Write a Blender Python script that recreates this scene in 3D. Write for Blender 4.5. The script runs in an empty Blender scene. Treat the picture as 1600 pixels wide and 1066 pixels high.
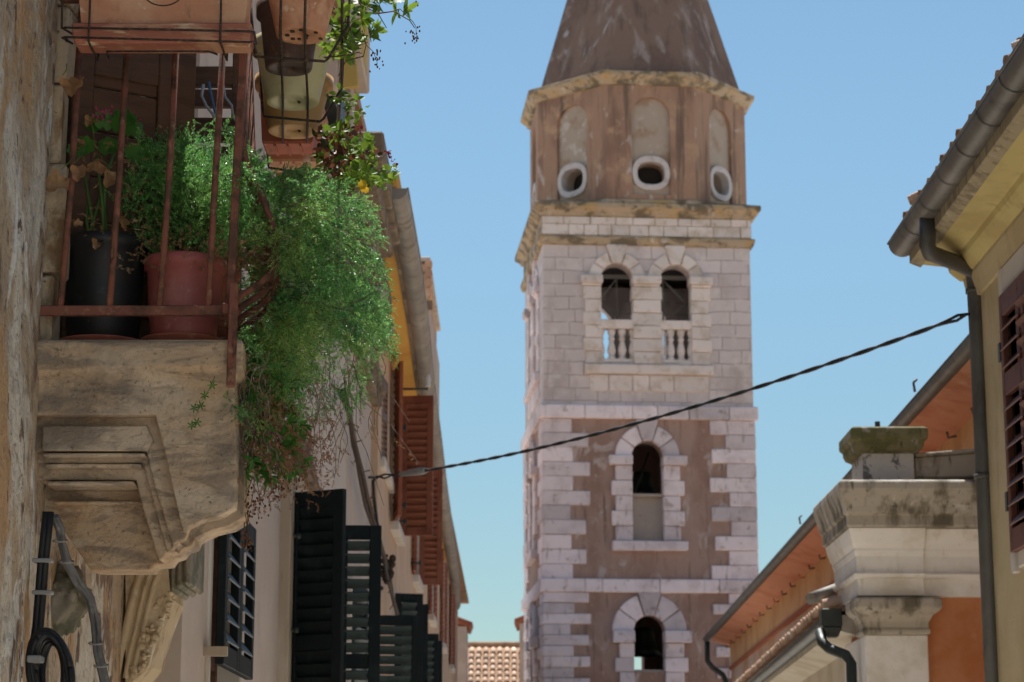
import bpy, bmesh, math, random
import numpy as np
from mathutils import Vector, Matrix, noise as mnoise

rnd = random.Random(11)
SC = bpy.context.scene
COL = SC.collection
R = math.radians

# ------------------------------------------------------------------ camera, sky, sun, exposure
CZ = 1.6
FPX = 3457.0
PITCH = math.atan(747.0 / FPX)
cam = bpy.data.cameras.new("camera")
camo = bpy.data.objects.new("camera", cam)
COL.objects.link(camo)
camo.location = (0, 0, CZ)
camo.rotation_euler = (math.pi / 2 + PITCH, 0, 0)
cam.sensor_width = 36.0
cam.lens = FPX / 1600 * 36.0
cam.clip_start = 0.1
cam.clip_end = 3000
cam.dof.use_dof = True
cam.dof.focus_distance = 6.75
cam.dof.aperture_fstop = 9.0
SC.camera = camo

SUN_EL = 66.0
SUN_AZ = -4.0          # degrees from +Y (straight ahead), positive to the right
world = bpy.data.worlds.new("World")
SC.world = world
world.use_nodes = True
wn = world.node_tree
bg = wn.nodes["Background"]
sky = wn.nodes.new("ShaderNodeTexSky")
sky.sky_type = 'NISHITA'
sky.sun_disc = False
sky.sun_elevation = R(SUN_EL)
sky.sun_rotation = R(SUN_AZ)
sky.air_density = 1.0
sky.dust_density = 0.1
sky.ozone_density = 1.2
tint = wn.nodes.new("ShaderNodeMix"); tint.data_type = 'RGBA'; tint.blend_type = 'MULTIPLY'
tint.inputs["Factor"].default_value = 1.0; tint.inputs["B"].default_value = (.745, .85, .795, 1)
wtc = wn.nodes.new("ShaderNodeTexCoord"); wsp = wn.nodes.new("ShaderNodeSeparateXYZ"); wn.links.new(wtc.outputs["Generated"], wsp.inputs[0])
wmr = wn.nodes.new("ShaderNodeMapRange"); wmr.interpolation_type = 'SMOOTHSTEP'
wmr.inputs["From Min"].default_value = 0.0; wmr.inputs["From Max"].default_value = .34; wmr.inputs["To Min"].default_value = .64; wmr.inputs["To Max"].default_value = 1.0
wn.links.new(wsp.outputs[2], wmr.inputs["Value"])
wml = wn.nodes.new("ShaderNodeVectorMath"); wml.operation = 'SCALE'
wn.links.new(sky.outputs[0], wml.inputs[0]); wn.links.new(wmr.outputs[0], wml.inputs["Scale"])
wn.links.new(wml.outputs[0], tint.inputs["A"]); wn.links.new(tint.outputs["Result"], bg.inputs[0])
bg.inputs[1].default_value = 0.10

sl = bpy.data.lights.new("sun", 'SUN')
sl.energy = 5.0
sl.angle = R(0.5)
sl.color = (1.0, 0.965, 0.915)
so = bpy.data.objects.new("sun", sl)
COL.objects.link(so)
_d = Vector((math.sin(R(SUN_AZ)) * math.cos(R(SUN_EL)), math.cos(R(SUN_AZ)) * math.cos(R(SUN_EL)), math.sin(R(SUN_EL))))
so.rotation_euler = _d.to_track_quat('Z', 'Y').to_euler()
so.location = (0, 20, 60)

SC.view_settings.view_transform = 'Standard'
SC.view_settings.look = 'None'
SC.view_settings.exposure = 0.60
SC.view_settings.gamma = 1.0
SC.cycles.max_bounces = 8
SC.cycles.diffuse_bounces = 5
SC.cycles.transparent_max_bounces = 8

# ------------------------------------------------------------------ picture -> world measuring helpers
def ray(px, py):
    p = (px - 800.0) / FPX
    q = (py - 533.0) / FPX
    return Vector((p, math.cos(PITCH) + q * math.sin(PITCH), math.sin(PITCH) - q * math.cos(PITCH)))

def P(px, py, Y):
    r = ray(px, py); s = Y / r.y
    return Vector((r.x * s, Y, CZ + r.z * s))

def proj(p):
    v = Vector(p) - Vector((0, 0, CZ)); d = v.y * math.cos(PITCH) + v.z * math.sin(PITCH); u = v.z * math.cos(PITCH) - v.y * math.sin(PITCH)
    return 800 + FPX * v.x / d, 533 - FPX * u / d

def PX(px, py, X):
    r = ray(px, py); s = X / r.x
    return Vector((X, r.y * s, CZ + r.z * s))

def PZ(px, py, z):
    r = ray(px, py); s = (z - CZ) / r.z
    return Vector((r.x * s, r.y * s, z))

# ------------------------------------------------------------------ materials
def lin(r, g, b):
    f = lambda c: (c / 255) / 12.92 if c / 255 <= 0.04045 else ((c / 255 + 0.055) / 1.055) ** 2.4
    return (f(r), f(g), f(b), 1.0)

def L(c, s=6, lo=.45, hi=.6, st=(1, 1, 1), d=0.0, det=6, fac=1.0, kind='noise', off=(0, 0, 0), rot=0.0):
    return dict(c=c, s=s, lo=lo, hi=hi, st=st, d=d, det=det, fac=fac, kind=kind, off=off, rot=rot)

def mat(name, base, layers=(), rough=.88, bumps=(), metallic=0.0, island=0.0, transl=0.0, brick=None, spec=.3):
    m = bpy.data.materials.new(name)
    m.use_nodes = True
    nt = m.node_tree; N = nt.nodes; K = nt.links
    bs = N["Principled BSDF"]
    bs.inputs["Roughness"].default_value = rough
    bs.inputs["Metallic"].default_value = metallic
    bs.inputs["Specular IOR Level"].default_value = spec
    tc = N.new("ShaderNodeTexCoord")
    co = tc.outputs["Object"]
    def noise_fac(l):
        mp = N.new("ShaderNodeMapping")
        mp.inputs["Scale"].default_value = l['st']
        mp.inputs["Location"].default_value = l['off']
        mp.inputs["Rotation"].default_value = (0, R(l['rot']), 0)
        K.new(co, mp.inputs["Vector"])
        if l['kind'] == 'voronoi':
            t = N.new("ShaderNodeTexVoronoi"); t.inputs["Scale"].default_value = l['s']
            K.new(mp.outputs[0], t.inputs["Vector"]); return t.outputs["Distance"]
        if l['kind'] == 'wave':
            t = N.new("ShaderNodeTexWave"); t.inputs["Scale"].default_value = l['s']
            t.inputs["Distortion"].default_value = l['d']; t.inputs["Detail"].default_value = l['det']
            t.inputs["Detail Scale"].default_value = 1.3
            t.bands_direction = 'Z'
            K.new(mp.outputs[0], t.inputs["Vector"]); return t.outputs["Fac"]
        t = N.new("ShaderNodeTexNoise"); t.inputs["Scale"].default_value = l['s']
        t.inputs["Detail"].default_value = l['det']; t.inputs["Distortion"].default_value = l['d']
        t.inputs["Roughness"].default_value = .62
        K.new(mp.outputs[0], t.inputs["Vector"]); return t.outputs["Fac"]
    cur = N.new("ShaderNodeRGB"); cur.outputs[0].default_value = tuple(base[:3]) + (1,)
    cur = cur.outputs[0]
    height = None
    if brick:
        sp = N.new("ShaderNodeSeparateXYZ"); K.new(co, sp.inputs[0])
        ad = N.new("ShaderNodeMath"); ad.operation = 'ADD'
        K.new(sp.outputs[0], ad.inputs[0]); K.new(sp.outputs[1], ad.inputs[1])
        cb = N.new("ShaderNodeCombineXYZ"); K.new(ad.outputs[0], cb.inputs[0]); K.new(sp.outputs[2], cb.inputs[1])
        # slight wobble of the courses
        nz = N.new("ShaderNodeTexNoise"); nz.inputs["Scale"].default_value = 1.6; K.new(co, nz.inputs["Vector"])
        vm = N.new("ShaderNodeVectorMath"); vm.operation = 'SCALE'; vm.inputs["Scale"].default_value = brick.get('wob', .05)
        K.new(nz.outputs["Color"], vm.inputs[0])
        va = N.new("ShaderNodeVectorMath"); K.new(cb.outputs[0], va.inputs[0]); K.new(vm.outputs[0], va.inputs[1])
        bt = N.new("ShaderNodeTexBrick")
        bt.inputs["Scale"].default_value = 1.0
        bt.inputs["Brick Width"].default_value = brick['w']; bt.inputs["Row Height"].default_value = brick['h']
        bt.inputs["Mortar Size"].default_value = brick['m']; bt.inputs["Mortar Smooth"].default_value = .5
        bt.inputs["Color1"].default_value = tuple(brick['c1'][:3]) + (1,); bt.inputs["Color2"].default_value = tuple(brick['c2'][:3]) + (1,)
        bt.inputs["Mortar"].default_value = tuple(brick['cm'][:3]) + (1,)
        bt.offset_frequency = 2; bt.squash = .8; bt.squash_frequency = 3
        K.new(va.outputs[0], bt.inputs["Vector"])
        cur = bt.outputs["Color"]
        inv = N.new("ShaderNodeMath"); inv.operation = 'SUBTRACT'; inv.inputs[0].default_value = 1
        K.new(bt.outputs["Fac"], inv.inputs[1]); height = inv.outputs[0]
    for l in layers:
        f = noise_fac(l)
        mr = N.new("ShaderNodeMapRange"); mr.interpolation_type = 'SMOOTHSTEP'
        mr.inputs["From Min"].default_value = l['lo']; mr.inputs["From Max"].default_value = l['hi']
        mr.inputs["To Max"].default_value = l['fac']
        K.new(f, mr.inputs["Value"])
        mx = N.new("ShaderNodeMix"); mx.data_type = 'RGBA'
        K.new(mr.outputs[0], mx.inputs["Factor"]); K.new(cur, mx.inputs["A"])
        mx.inputs["B"].default_value = tuple(l['c'][:3]) + (1,)
        cur = mx.outputs["Result"]
    if island:
        ge = N.new("ShaderNodeNewGeometry")
        mr = N.new("ShaderNodeMapRange")
        mr.inputs["To Min"].default_value = 1 - island; mr.inputs["To Max"].default_value = 1 + island
        K.new(ge.outputs["Random Per Island"], mr.inputs["Value"])
        hs = N.new("ShaderNodeHueSaturation"); K.new(mr.outputs[0], hs.inputs["Value"]); K.new(cur, hs.inputs["Color"])
        cur = hs.outputs[0]
    K.new(cur, bs.inputs["Base Color"])
    nrm = None
    if height is not None:
        b = N.new("ShaderNodeBump"); b.inputs["Strength"].default_value = .6; b.inputs["Distance"].default_value = .02
        K.new(height, b.inputs["Height"]); nrm = b.outputs[0]
    for (s, strength, st) in bumps:
        f = noise_fac(L((0, 0, 0), s=s, st=st, det=8))
        b = N.new("ShaderNodeBump"); b.inputs["Strength"].default_value = strength; b.inputs["Distance"].default_value = .6 / s
        K.new(f, b.inputs["Height"])
        if nrm is not None: K.new(nrm, b.inputs["Normal"])
        nrm = b.outputs[0]
    if nrm is not None: K.new(nrm, bs.inputs["Normal"])
    if transl:
        tr = N.new("ShaderNodeBsdfTranslucent"); K.new(cur, tr.inputs[0])
        ms = N.new("ShaderNodeMixShader"); ms.inputs[0].default_value = transl
        K.new(bs.outputs[0], ms.inputs[1]); K.new(tr.outputs[0], ms.inputs[2])
        K.new(ms.outputs[0], N["Material Output"].inputs["Surface"])
    return m

ONE = (1, 1, 1)
VST = (3.0, 3.0, .35)     # vertical streaks
MT = {}
MT['paving'] = mat("paving_stone", (.60, .55, .47), [L((.44, .40, .34), 2, .4, .7), L((.34, .30, .26), 14, .55, .75, fac=.5)], rough=.5,
                   bumps=[(8, .2, ONE)], brick=dict(w=.9, h=.5, m=.012, c1=(.66, .625, .57), c2=(.57, .535, .485), cm=(.28, .24, .2)))
MT['old_wall'] = mat("old_render_wall", (.50, .39, .28), [
    L((.66, .60, .52), 2.8, .46, .56, (1, 1, .55), .8), L((.24, .165, .125), 3.0, .54, .60, (1, 1, .6), .7),
    L((.52, .33, .18), 3.0, .53, .61, (1, 1, .55), .5, off=(3, 1, 2)), L((.78, .76, .72), 3.6, .585, .63, (1, 1, .5), 1.0, off=(7, 2, 5)),
    L((.16, .11, .085), 12, .58, .65, (1, 1, .6), .5), L((.34, .25, .17), 30, .52, .66, (1, 1, .7), fac=.6), L((.10, .075, .06), 45, .62, .70, fac=.8)], bumps=[(5, .8, (1, 1, .6)), (24, .8, ONE), (90, .5, ONE)])
MT['corbel'] = mat("weathered_limestone", (.56, .40, .255), [
    L((.62, .49, .36), 3, .42, .64, (1, 1, 1.6), .5), L((.42, .255, .135), 2.4, .54, .68, (1, 1, 1.4), .6, off=(5, 1, 2)),
    L((.19, .155, .125), 2.7, .48, .60, (.8, 1, 3.6), 1.8, 10, .6, rot=-36), L((.64, .50, .34), 3, .55, .64, (.7, 1, 5), 1.8, 10, .75, rot=-30, off=(3, 0, 1)),
    L((.17, .14, .115), 1.7, .55, .70, (1, 1, 1.3), 1.0, 10, .7, off=(9, 2, 4)), L((.23, .17, .12), 22, .57, .70, (1, 1, 1.5), .6, fac=.6),
    L((.12, .09, .065), 75, .60, .68, fac=.65)], bumps=[(7, .4, (1, 1, 2)), (38, .9, ONE), (140, .6, ONE)])  # finest dark specks paint the shade of pits that the bumps don't show
MT['jamb'] = mat("jamb_stone", (.56, .44, .30), [L((.23, .14, .07), 5, .5, .65, (1, 1, .6)), L((.5, .42, .3), 7, .55, .68), L((.1, .07, .05), 30, .62, .7)],
                 bumps=[(9, .6, ONE), (60, .4, ONE)])
MT['hood_stone'] = mat("mossy_hood_stone", (.24, .21, .16), [L((.12, .12, .08), 8, .45, .6), L((.34, .3, .24), 12, .58, .7)], bumps=[(30, .5, ONE)])
MT['carved'] = mat("carved_limestone", (.52, .41, .27), [L((.26, .17, .09), 6, .5, .66, (1, 1, .6)), L((.60, .52, .40), 9, .56, .7)], bumps=[(30, .5, ONE), (100, .3, ONE)])
MT['rust'] = mat("rusty_red_iron", (.20, .075, .05), [L((.10, .05, .032), 12, .45, .62), L((.27, .15, .09), 30, .56, .7), L((.06, .03, .02), 18, .58, .66, (1, 1, .5)), L((.34, .14, .09), 9, .58, .68, (1, 1, .5))], rough=.8, bumps=[(90, .4, ONE)])
MT['wire'] = mat("rusty_wire", (.035, .024, .02), [L((.11, .06, .035), 60, .5, .62)], rough=.7, bumps=[(150, .4, ONE)])
MT['terracotta'] = mat("terracotta", (.50, .235, .135), [L((.58, .33, .20), 5, .45, .65), L((.40, .17, .09), 11, .5, .7), L((.66, .52, .38), 28, .60, .70, fac=.7), L((.70, .60, .48), 6, .58, .66, (1, 1, .5), .8, fac=.7), L((.25, .14, .09), 9, .6, .7, (1.5, 1.5, .4), fac=.7)],
                       rough=.85, bumps=[(60, .15, ONE)])
MT['terracotta_red'] = mat("red_terracotta", (.40, .13, .085), [L((.33, .10, .065), 6, .45, .65), L((.52, .30, .2), 20, .6, .75, (1, 1, 4), fac=.6)], rough=.75, bumps=[(60, .12, ONE)])
MT['tray'] = mat("peeling_red_tray", (.38, .14, .09), [L((.50, .26, .16), 7, .48, .6, (1, 1, 3)), L((.66, .48, .3), 22, .58, .68, (.4, 1, 2)), L((.2, .08, .05), 15, .6, .7, (.4, 1, 2))],
                 bumps=[(40, .4, (.5, 1, 2))])
MT['pot_cream'] = mat("cream_plastic", (.62, .55, .33), [L((.48, .40, .2), 8, .5, .7), L((.35, .27, .13), 20, .6, .75, fac=.6)], rough=.5, spec=.5)
MT['pot_brown'] = mat("brown_plastic", (.085, .045, .035), [L((.16, .11, .08), 25, .55, .7)], rough=.5, spec=.5)
MT['pot_ochre'] = mat("ochre_plastic", (.55, .33, .15), [L((.42, .22, .09), 9, .5, .7)], rough=.6)
MT['pot_black'] = mat("black_plastic", (.012, .0125, .013), [L((.03, .03, .029), 18, .55, .7), L((.09, .08, .07), 45, .66, .74, fac=.7), L((.05, .045, .04), 7, .56, .7, (1.6, 1.6, .4), fac=.7)], rough=.5, spec=.5)
MT['pot_red'] = mat("dusty_red_plastic", (.33, .085, .075), [L((.40, .15, .12), 6, .5, .68), L((.45, .3, .25), 35, .62, .75, fac=.6)], rough=.55, spec=.4)
MT['soil'] = mat("dry_soil", (.07, .05, .035), [L((.03, .02, .015), 60, .45, .6)], bumps=[(80, .8, ONE)])
MT['wood_brown'] = mat("dark_brown_wood", (.13, .068, .04), [L((.09, .046, .028), 4, .42, .66, (1, 1, 6)), L((.17, .10, .055), 10, .58, .74, (1, 1, 7), fac=.6)], rough=.6, bumps=[(20, .2, (1, 1, 10))])
MT['dark'] = mat("dark_interior", (.03, .025, .022))  # near-black, puts the shade of closed interiors into the colour
MT['plaster_beige'] = mat("beige_pink_plaster", (.50, .405, .34), [L((.56, .47, .40), 1.1, .4, .65), L((.40, .31, .25), 1.6, .55, .72, (1.5, 1.5, .5)), L((.60, .52, .45), 7, .6, .75, fac=.6),
                          L((.33, .26, .21), 22, .66, .76, fac=.5)], bumps=[(6, .12, ONE), (70, .2, ONE)])
MT['plaster_peach'] = mat("peach_plaster", (.56, .38, .25), [L((.60, .45, .33), .9, .42, .65), L((.45, .28, .17), 1.6, .55, .7, (1.5, 1.5, .4)), L((.62, .52, .42), 5, .6, .75, fac=.5)], bumps=[(60, .2, ONE)])
MT['ochre'] = mat("ochre_paint", (.62, .34, .07), [L((.55, .27, .05), 1.4, .45, .65), L((.4, .22, .08), 6, .6, .75, fac=.5)], bumps=[(40, .15, ONE)])
MT['ochre_fabric'] = mat("ochre_hood", (.52, .36, .11), [L((.36, .22, .07), 3, .45, .65, (1, 1, .6)), L((.58, .46, .22), 6, .55, .7)], bumps=[(30, .2, ONE)])
MT['trim_white'] = mat("pale_window_stone", (.58, .53, .47), [L((.42, .36, .3), 5, .5, .7, (1, 1, .5))], bumps=[(50, .3, ONE)])
MT['trim_tan'] = mat("tan_window_stone", (.42, .33, .24), [L((.52, .44, .35), 4, .5, .68, (1, 1, .3)), L((.3, .22, .15), 10, .55, .7, VST)], bumps=[(50, .3, ONE)])
MT['green_dark'] = mat("dark_green_paint", (.007, .012, .013), [L((.016, .026, .026), 9, .52, .7, (1, 1, .4)), L((.05, .05, .045), 40, .68, .76, fac=.5)], rough=.6, spec=.2, bumps=[(60, .15, ONE)])
MT['green_slat'] = mat("lighter_green_paint", (.035, .055, .055), [L((.06, .085, .085), 9, .5, .68), L((.1, .1, .09), 40, .66, .76, fac=.5)], rough=.55, bumps=[(60, .15, ONE)])  # slats a lighter green than the near-black frames
MT['slat_blue'] = mat("grey_blue_slats", (.09, .11, .13), [L((.13, .15, .165), 9, .5, .68)], rough=.6)
MT['shutter_red'] = mat("red_brown_paint", (.26, .085, .045), [L((.19, .055, .03), 4, .48, .65, (1, 1, .5)), L((.34, .15, .09), 12, .6, .74)], rough=.6, bumps=[(60, .2, ONE)])
MT['shutter_maroon'] = mat("maroon_paint", (.14, .052, .036), [L((.09, .032, .022), 6, .48, .65), L((.14, .06, .04), 20, .62, .74)], rough=.6, bumps=[(60, .2, ONE)])
MT['cornice_brown'] = mat("sooty_cornice_stone", (.22, .165, .115), [L((.12, .09, .065), 2.5, .45, .62), L((.34, .28, .2), 6, .55, .7), L((.14, .12, .06), 14, .6, .7)], bumps=[(12, .5, ONE), (60, .3, ONE)])
MT['gutter_grey'] = mat("aged_zinc", (.24, .215, .185), [L((.32, .29, .25), 2, .45, .65), L((.15, .12, .09), 5, .52, .7, (1, 1, 1)), L((.2, .1, .05), 16, .64, .75, fac=.6)], rough=.6, spec=.4, bumps=[(20, .1, ONE)])
MT['gutter_dark'] = mat("dark_zinc", (.10, .09, .075), [L((.16, .145, .12), 3, .45, .65), L((.055, .045, .04), 6, .5, .7), L((.19, .13, .05), 9, .66, .78, fac=.6)], rough=.5, spec=.5, metallic=.2, bumps=[(20, .1, ONE)])
MT['pipe_dark'] = mat("dark_downpipe_metal", (.075, .07, .06), [L((.11, .105, .09), 4, .45, .65, (1, 1, .4)), L((.045, .038, .032), 9, .55, .7, (1, 1, .3)), L((.14, .1, .05), 30, .66, .78, fac=.6)], rough=.5, spec=.5, bumps=[(30, .1, ONE)])
MT['pipe_green'] = mat("green_black_metal", (.02, .026, .022), [L((.04, .045, .035), 6, .5, .7)], rough=.45, spec=.5)
MT['wall_olive'] = mat("ochre_olive_plaster", (.44, .345, .19), [L((.52, .42, .25), 1.4, .42, .65), L((.33, .25, .13), 2.4, .52, .7, (1.5, 1.5, .35)), L((.25, .19, .11), 20, .64, .76, fac=.5)], bumps=[(10, .12, ONE), (80, .2, ONE)])
MT['soffit_yellow'] = mat("yellow_soffit_paint", (.50, .405, .165), [L((.42, .32, .13), 2, .45, .65), L((.34, .26, .12), 5, .56, .7, (.5, 2, 2), fac=.7), L((.3, .24, .14), 22, .62, .74, fac=.5)], bumps=[(40, .12, ONE)])
MT['fascia_dirty'] = mat("dirty_fascia", (.33, .27, .17), [L((.2, .16, .1), 5, .45, .62, (2, 2, .5)), L((.42, .36, .24), 8, .58, .7, VST)], bumps=[(40, .2, ONE)])
MT['tower_ashlar'] = mat("tower_ashlar", (.5, .43, .4), [L((.46, .385, .365), 1.3, .48, .68, (1, 1, .6)), L((.64, .565, .53), 3, .5, .7), L((.30, .24, .21), 2.2, .6, .75, (2, 2, .35), fac=.7), L((.42, .3, .2), 5, .64, .76, fac=.5)],
                         brick=dict(w=.62, h=.295, m=.008, c1=(.64, .555, .54), c2=(.53, .455, .44), cm=(.24, .18, .155), wob=.09), bumps=[(9, .3, ONE), (40, .25, ONE)])
MT['tower_block'] = mat("tower_dressed_stone", (.69, .60, .615), [L((.58, .49, .50), 2, .45, .66), L((.34, .26, .24), 5, .57, .7, fac=.8), L((.22, .17, .14), 3, .58, .72, (2.5, 2.5, .4), fac=.7)], island=.22, bumps=[(14, .35, ONE), (50, .25, ONE)])
MT['tower_warm'] = mat("tower_warm_trim", (.66, .575, .535), [L((.54, .45, .38), 3, .45, .66), L((.3, .22, .15), 6, .6, .74, fac=.7)], island=.1, bumps=[(14, .35, ONE)])
MT['tower_plaster'] = mat("tower_pink_plaster", (.37, .25, .205), [L((.29, .18, .14), 1.2, .44, .62, (1, 1, .5)), L((.46, .37, .34), 2.2, .56, .66, (1, 1, .6), .8), L((.15, .10, .075), 2.4, .54, .70, (2.6, 2.6, .28), fac=.85), L((.44, .30, .24), 5, .58, .68, fac=.6), L((.2, .135, .1), 12, .58, .72, fac=.6)],
                          bumps=[(12, .35, ONE), (60, .3, ONE)])
MT['tower_grey'] = mat("tower_grey_fill", (.36, .30, .26), [L((.44, .37, .32), 2.5, .45, .65), L((.36, .22, .15), 4, .6, .75)], bumps=[(30, .3, ONE)])
MT['drum'] = mat("drum_brown_plaster", (.34, .205, .14), [L((.24, .14, .10), 1.1, .45, .62, (1.5, 1.5, .4)), L((.42, .27, .17), 1.8, .52, .68), L((.47, .39, .34), 1.9, .60, .66, (1.3, 1.3, .5), 1.0, fac=.85), L((.12, .08, .065), 2, .52, .68, (2.6, 2.6, .16), fac=.85), L((.16, .11, .08), 16, .62, .75, fac=.5)],
                 bumps=[(10, .35, ONE), (50, .3, ONE)])
MT['niche'] = mat("niche_pale_plaster", (.38, .30, .24), [L((.31, .21, .145), 1.6, .48, .62), L((.5, .43, .38), 3, .55, .7)], bumps=[(20, .3, ONE)])
MT['spire'] = mat("spire_brown_render", (.225, .14, .105), [L((.165, .10, .078), 1.0, .42, .62, (1, 1, .5)), L((.32, .24, .205), 2.2, .52, .68, (1.4, 1.4, .5), .6), L((.46, .41, .38), 1.1, .635, .69, (1.5, 1.5, .35), 1.2, off=(2, 5, 1), fac=.8), L((.11, .075, .06), 1.6, .5, .68, (2.4, 2.4, .16), fac=.7), L((.13, .085, .07), 12, .6, .75, fac=.6)],
                 bumps=[(10, .35, ONE), (50, .35, ONE)])
MT['tower_cornice'] = mat("ochre_stained_stone", (.38, .29, .20), [L((.40, .27, .13), 2.2, .48, .64), L((.15, .115, .075), 2.2, .46, .60, (1, 1, 1.5), .6), L((.5, .43, .38), 4, .58, .72), L((.10, .085, .05), 7, .58, .68, fac=.85)], bumps=[(12, .4, ONE)])
MT['oval_white'] = mat("pale_ring_stone", (.53, .475, .46), [L((.40, .345, .32), 4, .48, .66), L((.25, .2, .17), 5, .6, .72, fac=.7)], bumps=[(30, .2, ONE)])
MT['steel'] = mat("grey_bell_frame", (.22, .21, .2), rough=.6)
MT['bronze'] = mat("bronze_bell", (.05, .05, .04), [L((.08, .08, .06), 4, .5, .7)], rough=.5, metallic=.6)
MT['moss_cap'] = mat("mossy_stone", (.19, .165, .085), [L((.12, .115, .045), 6, .45, .6), L((.32, .29, .24), 8, .56, .68), L((.07, .06, .04), 12, .58, .7, VST)], bumps=[(24, .5, ONE)])
MT['grey_lichen'] = mat("lichen_grey_stone", (.40, .355, .29), [L((.14, .12, .085), 3, .46, .62, (1.6, 1.6, .5)), L((.5, .46, .41), 6, .54, .68), L((.09, .08, .06), 10, .58, .7, (2, 2, .4), fac=.9)], bumps=[(20, .4, ONE), (60, .3, ONE)])
MT['block_patchy'] = mat("patchy_plastered_block", (.56, .52, .48), [L((.16, .15, .14), 7, .54, .6, (1, 1, .8), .8), L((.4, .37, .34), 12, .55, .7)], bumps=[(20, .4, ONE)])
MT['portal_white'] = mat("cream_portal_stone", (.76, .725, .68), [L((.62, .57, .49), 2.2, .48, .66), L((.5, .44, .36), 5, .58, .74, (2, 2, .5), fac=.6), L((.76, .74, .70), 7, .56, .7)], bumps=[(40, .2, ONE)])
MT['portal_orange'] = mat("burnt_orange_plaster", (.50, .215, .10), [L((.44, .155, .06), 1.8, .45, .65), L((.56, .28, .15), 6, .6, .75, fac=.5)], bumps=[(50, .2, ONE)])
MT['orange_wall'] = mat("orange_plaster", (.66, .42, .21), [L((.55, .30, .14), 1.0, .42, .64), L((.62, .38, .22), 2.4, .55, .7), L((.4, .2, .1), 3, .6, .75, (2, 2, .4), fac=.6)], bumps=[(50, .2, ONE)])
MT['orange_lower'] = mat("pale_orange_plaster", (.60, .44, .33), [L((.5, .28, .16), 1.0, .42, .64), L((.6, .45, .34), 2.4, .55, .7)], bumps=[(50, .2, ONE)])
MT['soffit_red'] = mat("red_soffit_paint", (.55, .25, .15), [L((.44, .165, .09), 1.5, .45, .65), L((.56, .32, .2), 4, .58, .72), L((.3, .13, .08), 5, .6, .72, (2, 2, .5), fac=.6)], bumps=[(50, .15, ONE)])
MT['red_stripe'] = mat("red_moulding", (.36, .12, .06), rough=.9)
MT['annex_wall'] = mat("annex_plaster", (.50, .45, .36), [L((.42, .36, .27), 1.6, .45, .65), L((.56, .52, .44), 4, .56, .7)], bumps=[(50, .2, ONE)])
MT['tile'] = mat("clay_roof_tile", (.58, .39, .27), [L((.48, .29, .19), 2, .45, .65), L((.66, .52, .40), 5, .5, .7)], island=.22, bumps=[(20, .3, ONE)])
MT['tile_old'] = mat("old_clay_tile", (.40, .24, .14), [L((.28, .16, .09), 4, .45, .65), L((.5, .42, .33), 9, .58, .7)], island=.25, bumps=[(20, .3, ONE)])
MT['cable'] = mat("black_cable", (.014, .014, .015), rough=.5, spec=.4)
MT['cable_grey'] = mat("grey_cable", (.10, .10, .105), [L((.16, .155, .15), 30, .5, .7)], rough=.5)
MT['cable_blue'] = mat("blue_wire", (.10, .17, .30), rough=.5)
MT['cable_white'] = mat("white_wire", (.45, .46, .47), rough=.5)
MT['tie'] = mat("pale_cable_tie", (.27, .265, .255), rough=.6)
MT['fern'] = mat("fern_needles", (.155, .36, .09), [L((.28, .48, .13), 5, .5, .65), L((.065, .22, .065), 6, .54, .68, off=(4, 4, 4))], island=.5, rough=.36, spec=.65, transl=.52)
MT['fern_hang'] = mat("hanging_needles", (.15, .34, .09), [L((.34, .48, .13), 3.4, .50, .62), L((.055, .19, .06), 4, .52, .64, off=(4, 4, 4)), L((.40, .34, .14), 3.3, .58, .68, off=(8, 1, 3), fac=.35)], island=.55, rough=.36, spec=.65, transl=.52)
MT['dry_needle'] = mat("dry_needles", (.30, .19, .085), [L((.38, .28, .16), 9, .5, .65)], island=.35, transl=.2)
MT['dry_reddish'] = mat("dry_reddish_twigs", (.24, .115, .065), [L((.36, .22, .13), 9, .5, .65)], island=.4, transl=.2)
MT['dry_leaf'] = mat("dry_leaf", (.42, .22, .10), [L((.55, .33, .17), 14, .5, .65), L((.22, .1, .05), 25, .6, .7)], rough=.7, transl=.3, bumps=[(40, .5, ONE)])
MT['stem'] = mat("brown_stem", (.085, .05, .03), [L((.16, .11, .07), 40, .5, .65)])
MT['stem_grey'] = mat("grey_dry_stem", (.24, .20, .16), [L((.14, .1, .07), 40, .5, .65)])
MT['stem_green'] = mat("green_stem", (.09, .16, .04), rough=.6)
MT['leaf'] = mat("green_leaf", (.07, .20, .03), [L((.03, .11, .02), 14, .5, .65)], island=.3, rough=.5, transl=.35)
MT['leaf_lime'] = mat("lime_leaf", (.17, .26, .03), [L((.08, .17, .02), 12, .5, .65)], island=.4, rough=.5, transl=.4)
MT['leaf_red'] = mat("reddish_leaf", (.15, .055, .03), [L((.09, .10, .03), 16, .5, .62)], island=.4, rough=.5, transl=.3)
MT['petal_pink'] = mat("pink_petal", (.42, .07, .15), island=.35, transl=.3)
MT['petal_dark'] = mat("dark_red_bud", (.20, .015, .035), island=.3, transl=.2)
MT['leaf_yellow'] = mat("yellow_leaf", (.60, .38, .03), [L((.42, .22, .03), 18, .55, .7)], transl=.4)
MT['seed'] = mat("dry_seed_heads", (.13, .06, .035), island=.5)
MT['glass'] = mat("dark_glass", (.03, .035, .04), rough=.15, spec=.6)
MT['porcelain'] = mat("white_insulator", (.62, .62, .62), rough=.4)

# ------------------------------------------------------------------ mesh helpers
WORLD = {}

def wm(o):
    return WORLD.get(o.name, Matrix.Identity(4))

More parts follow.
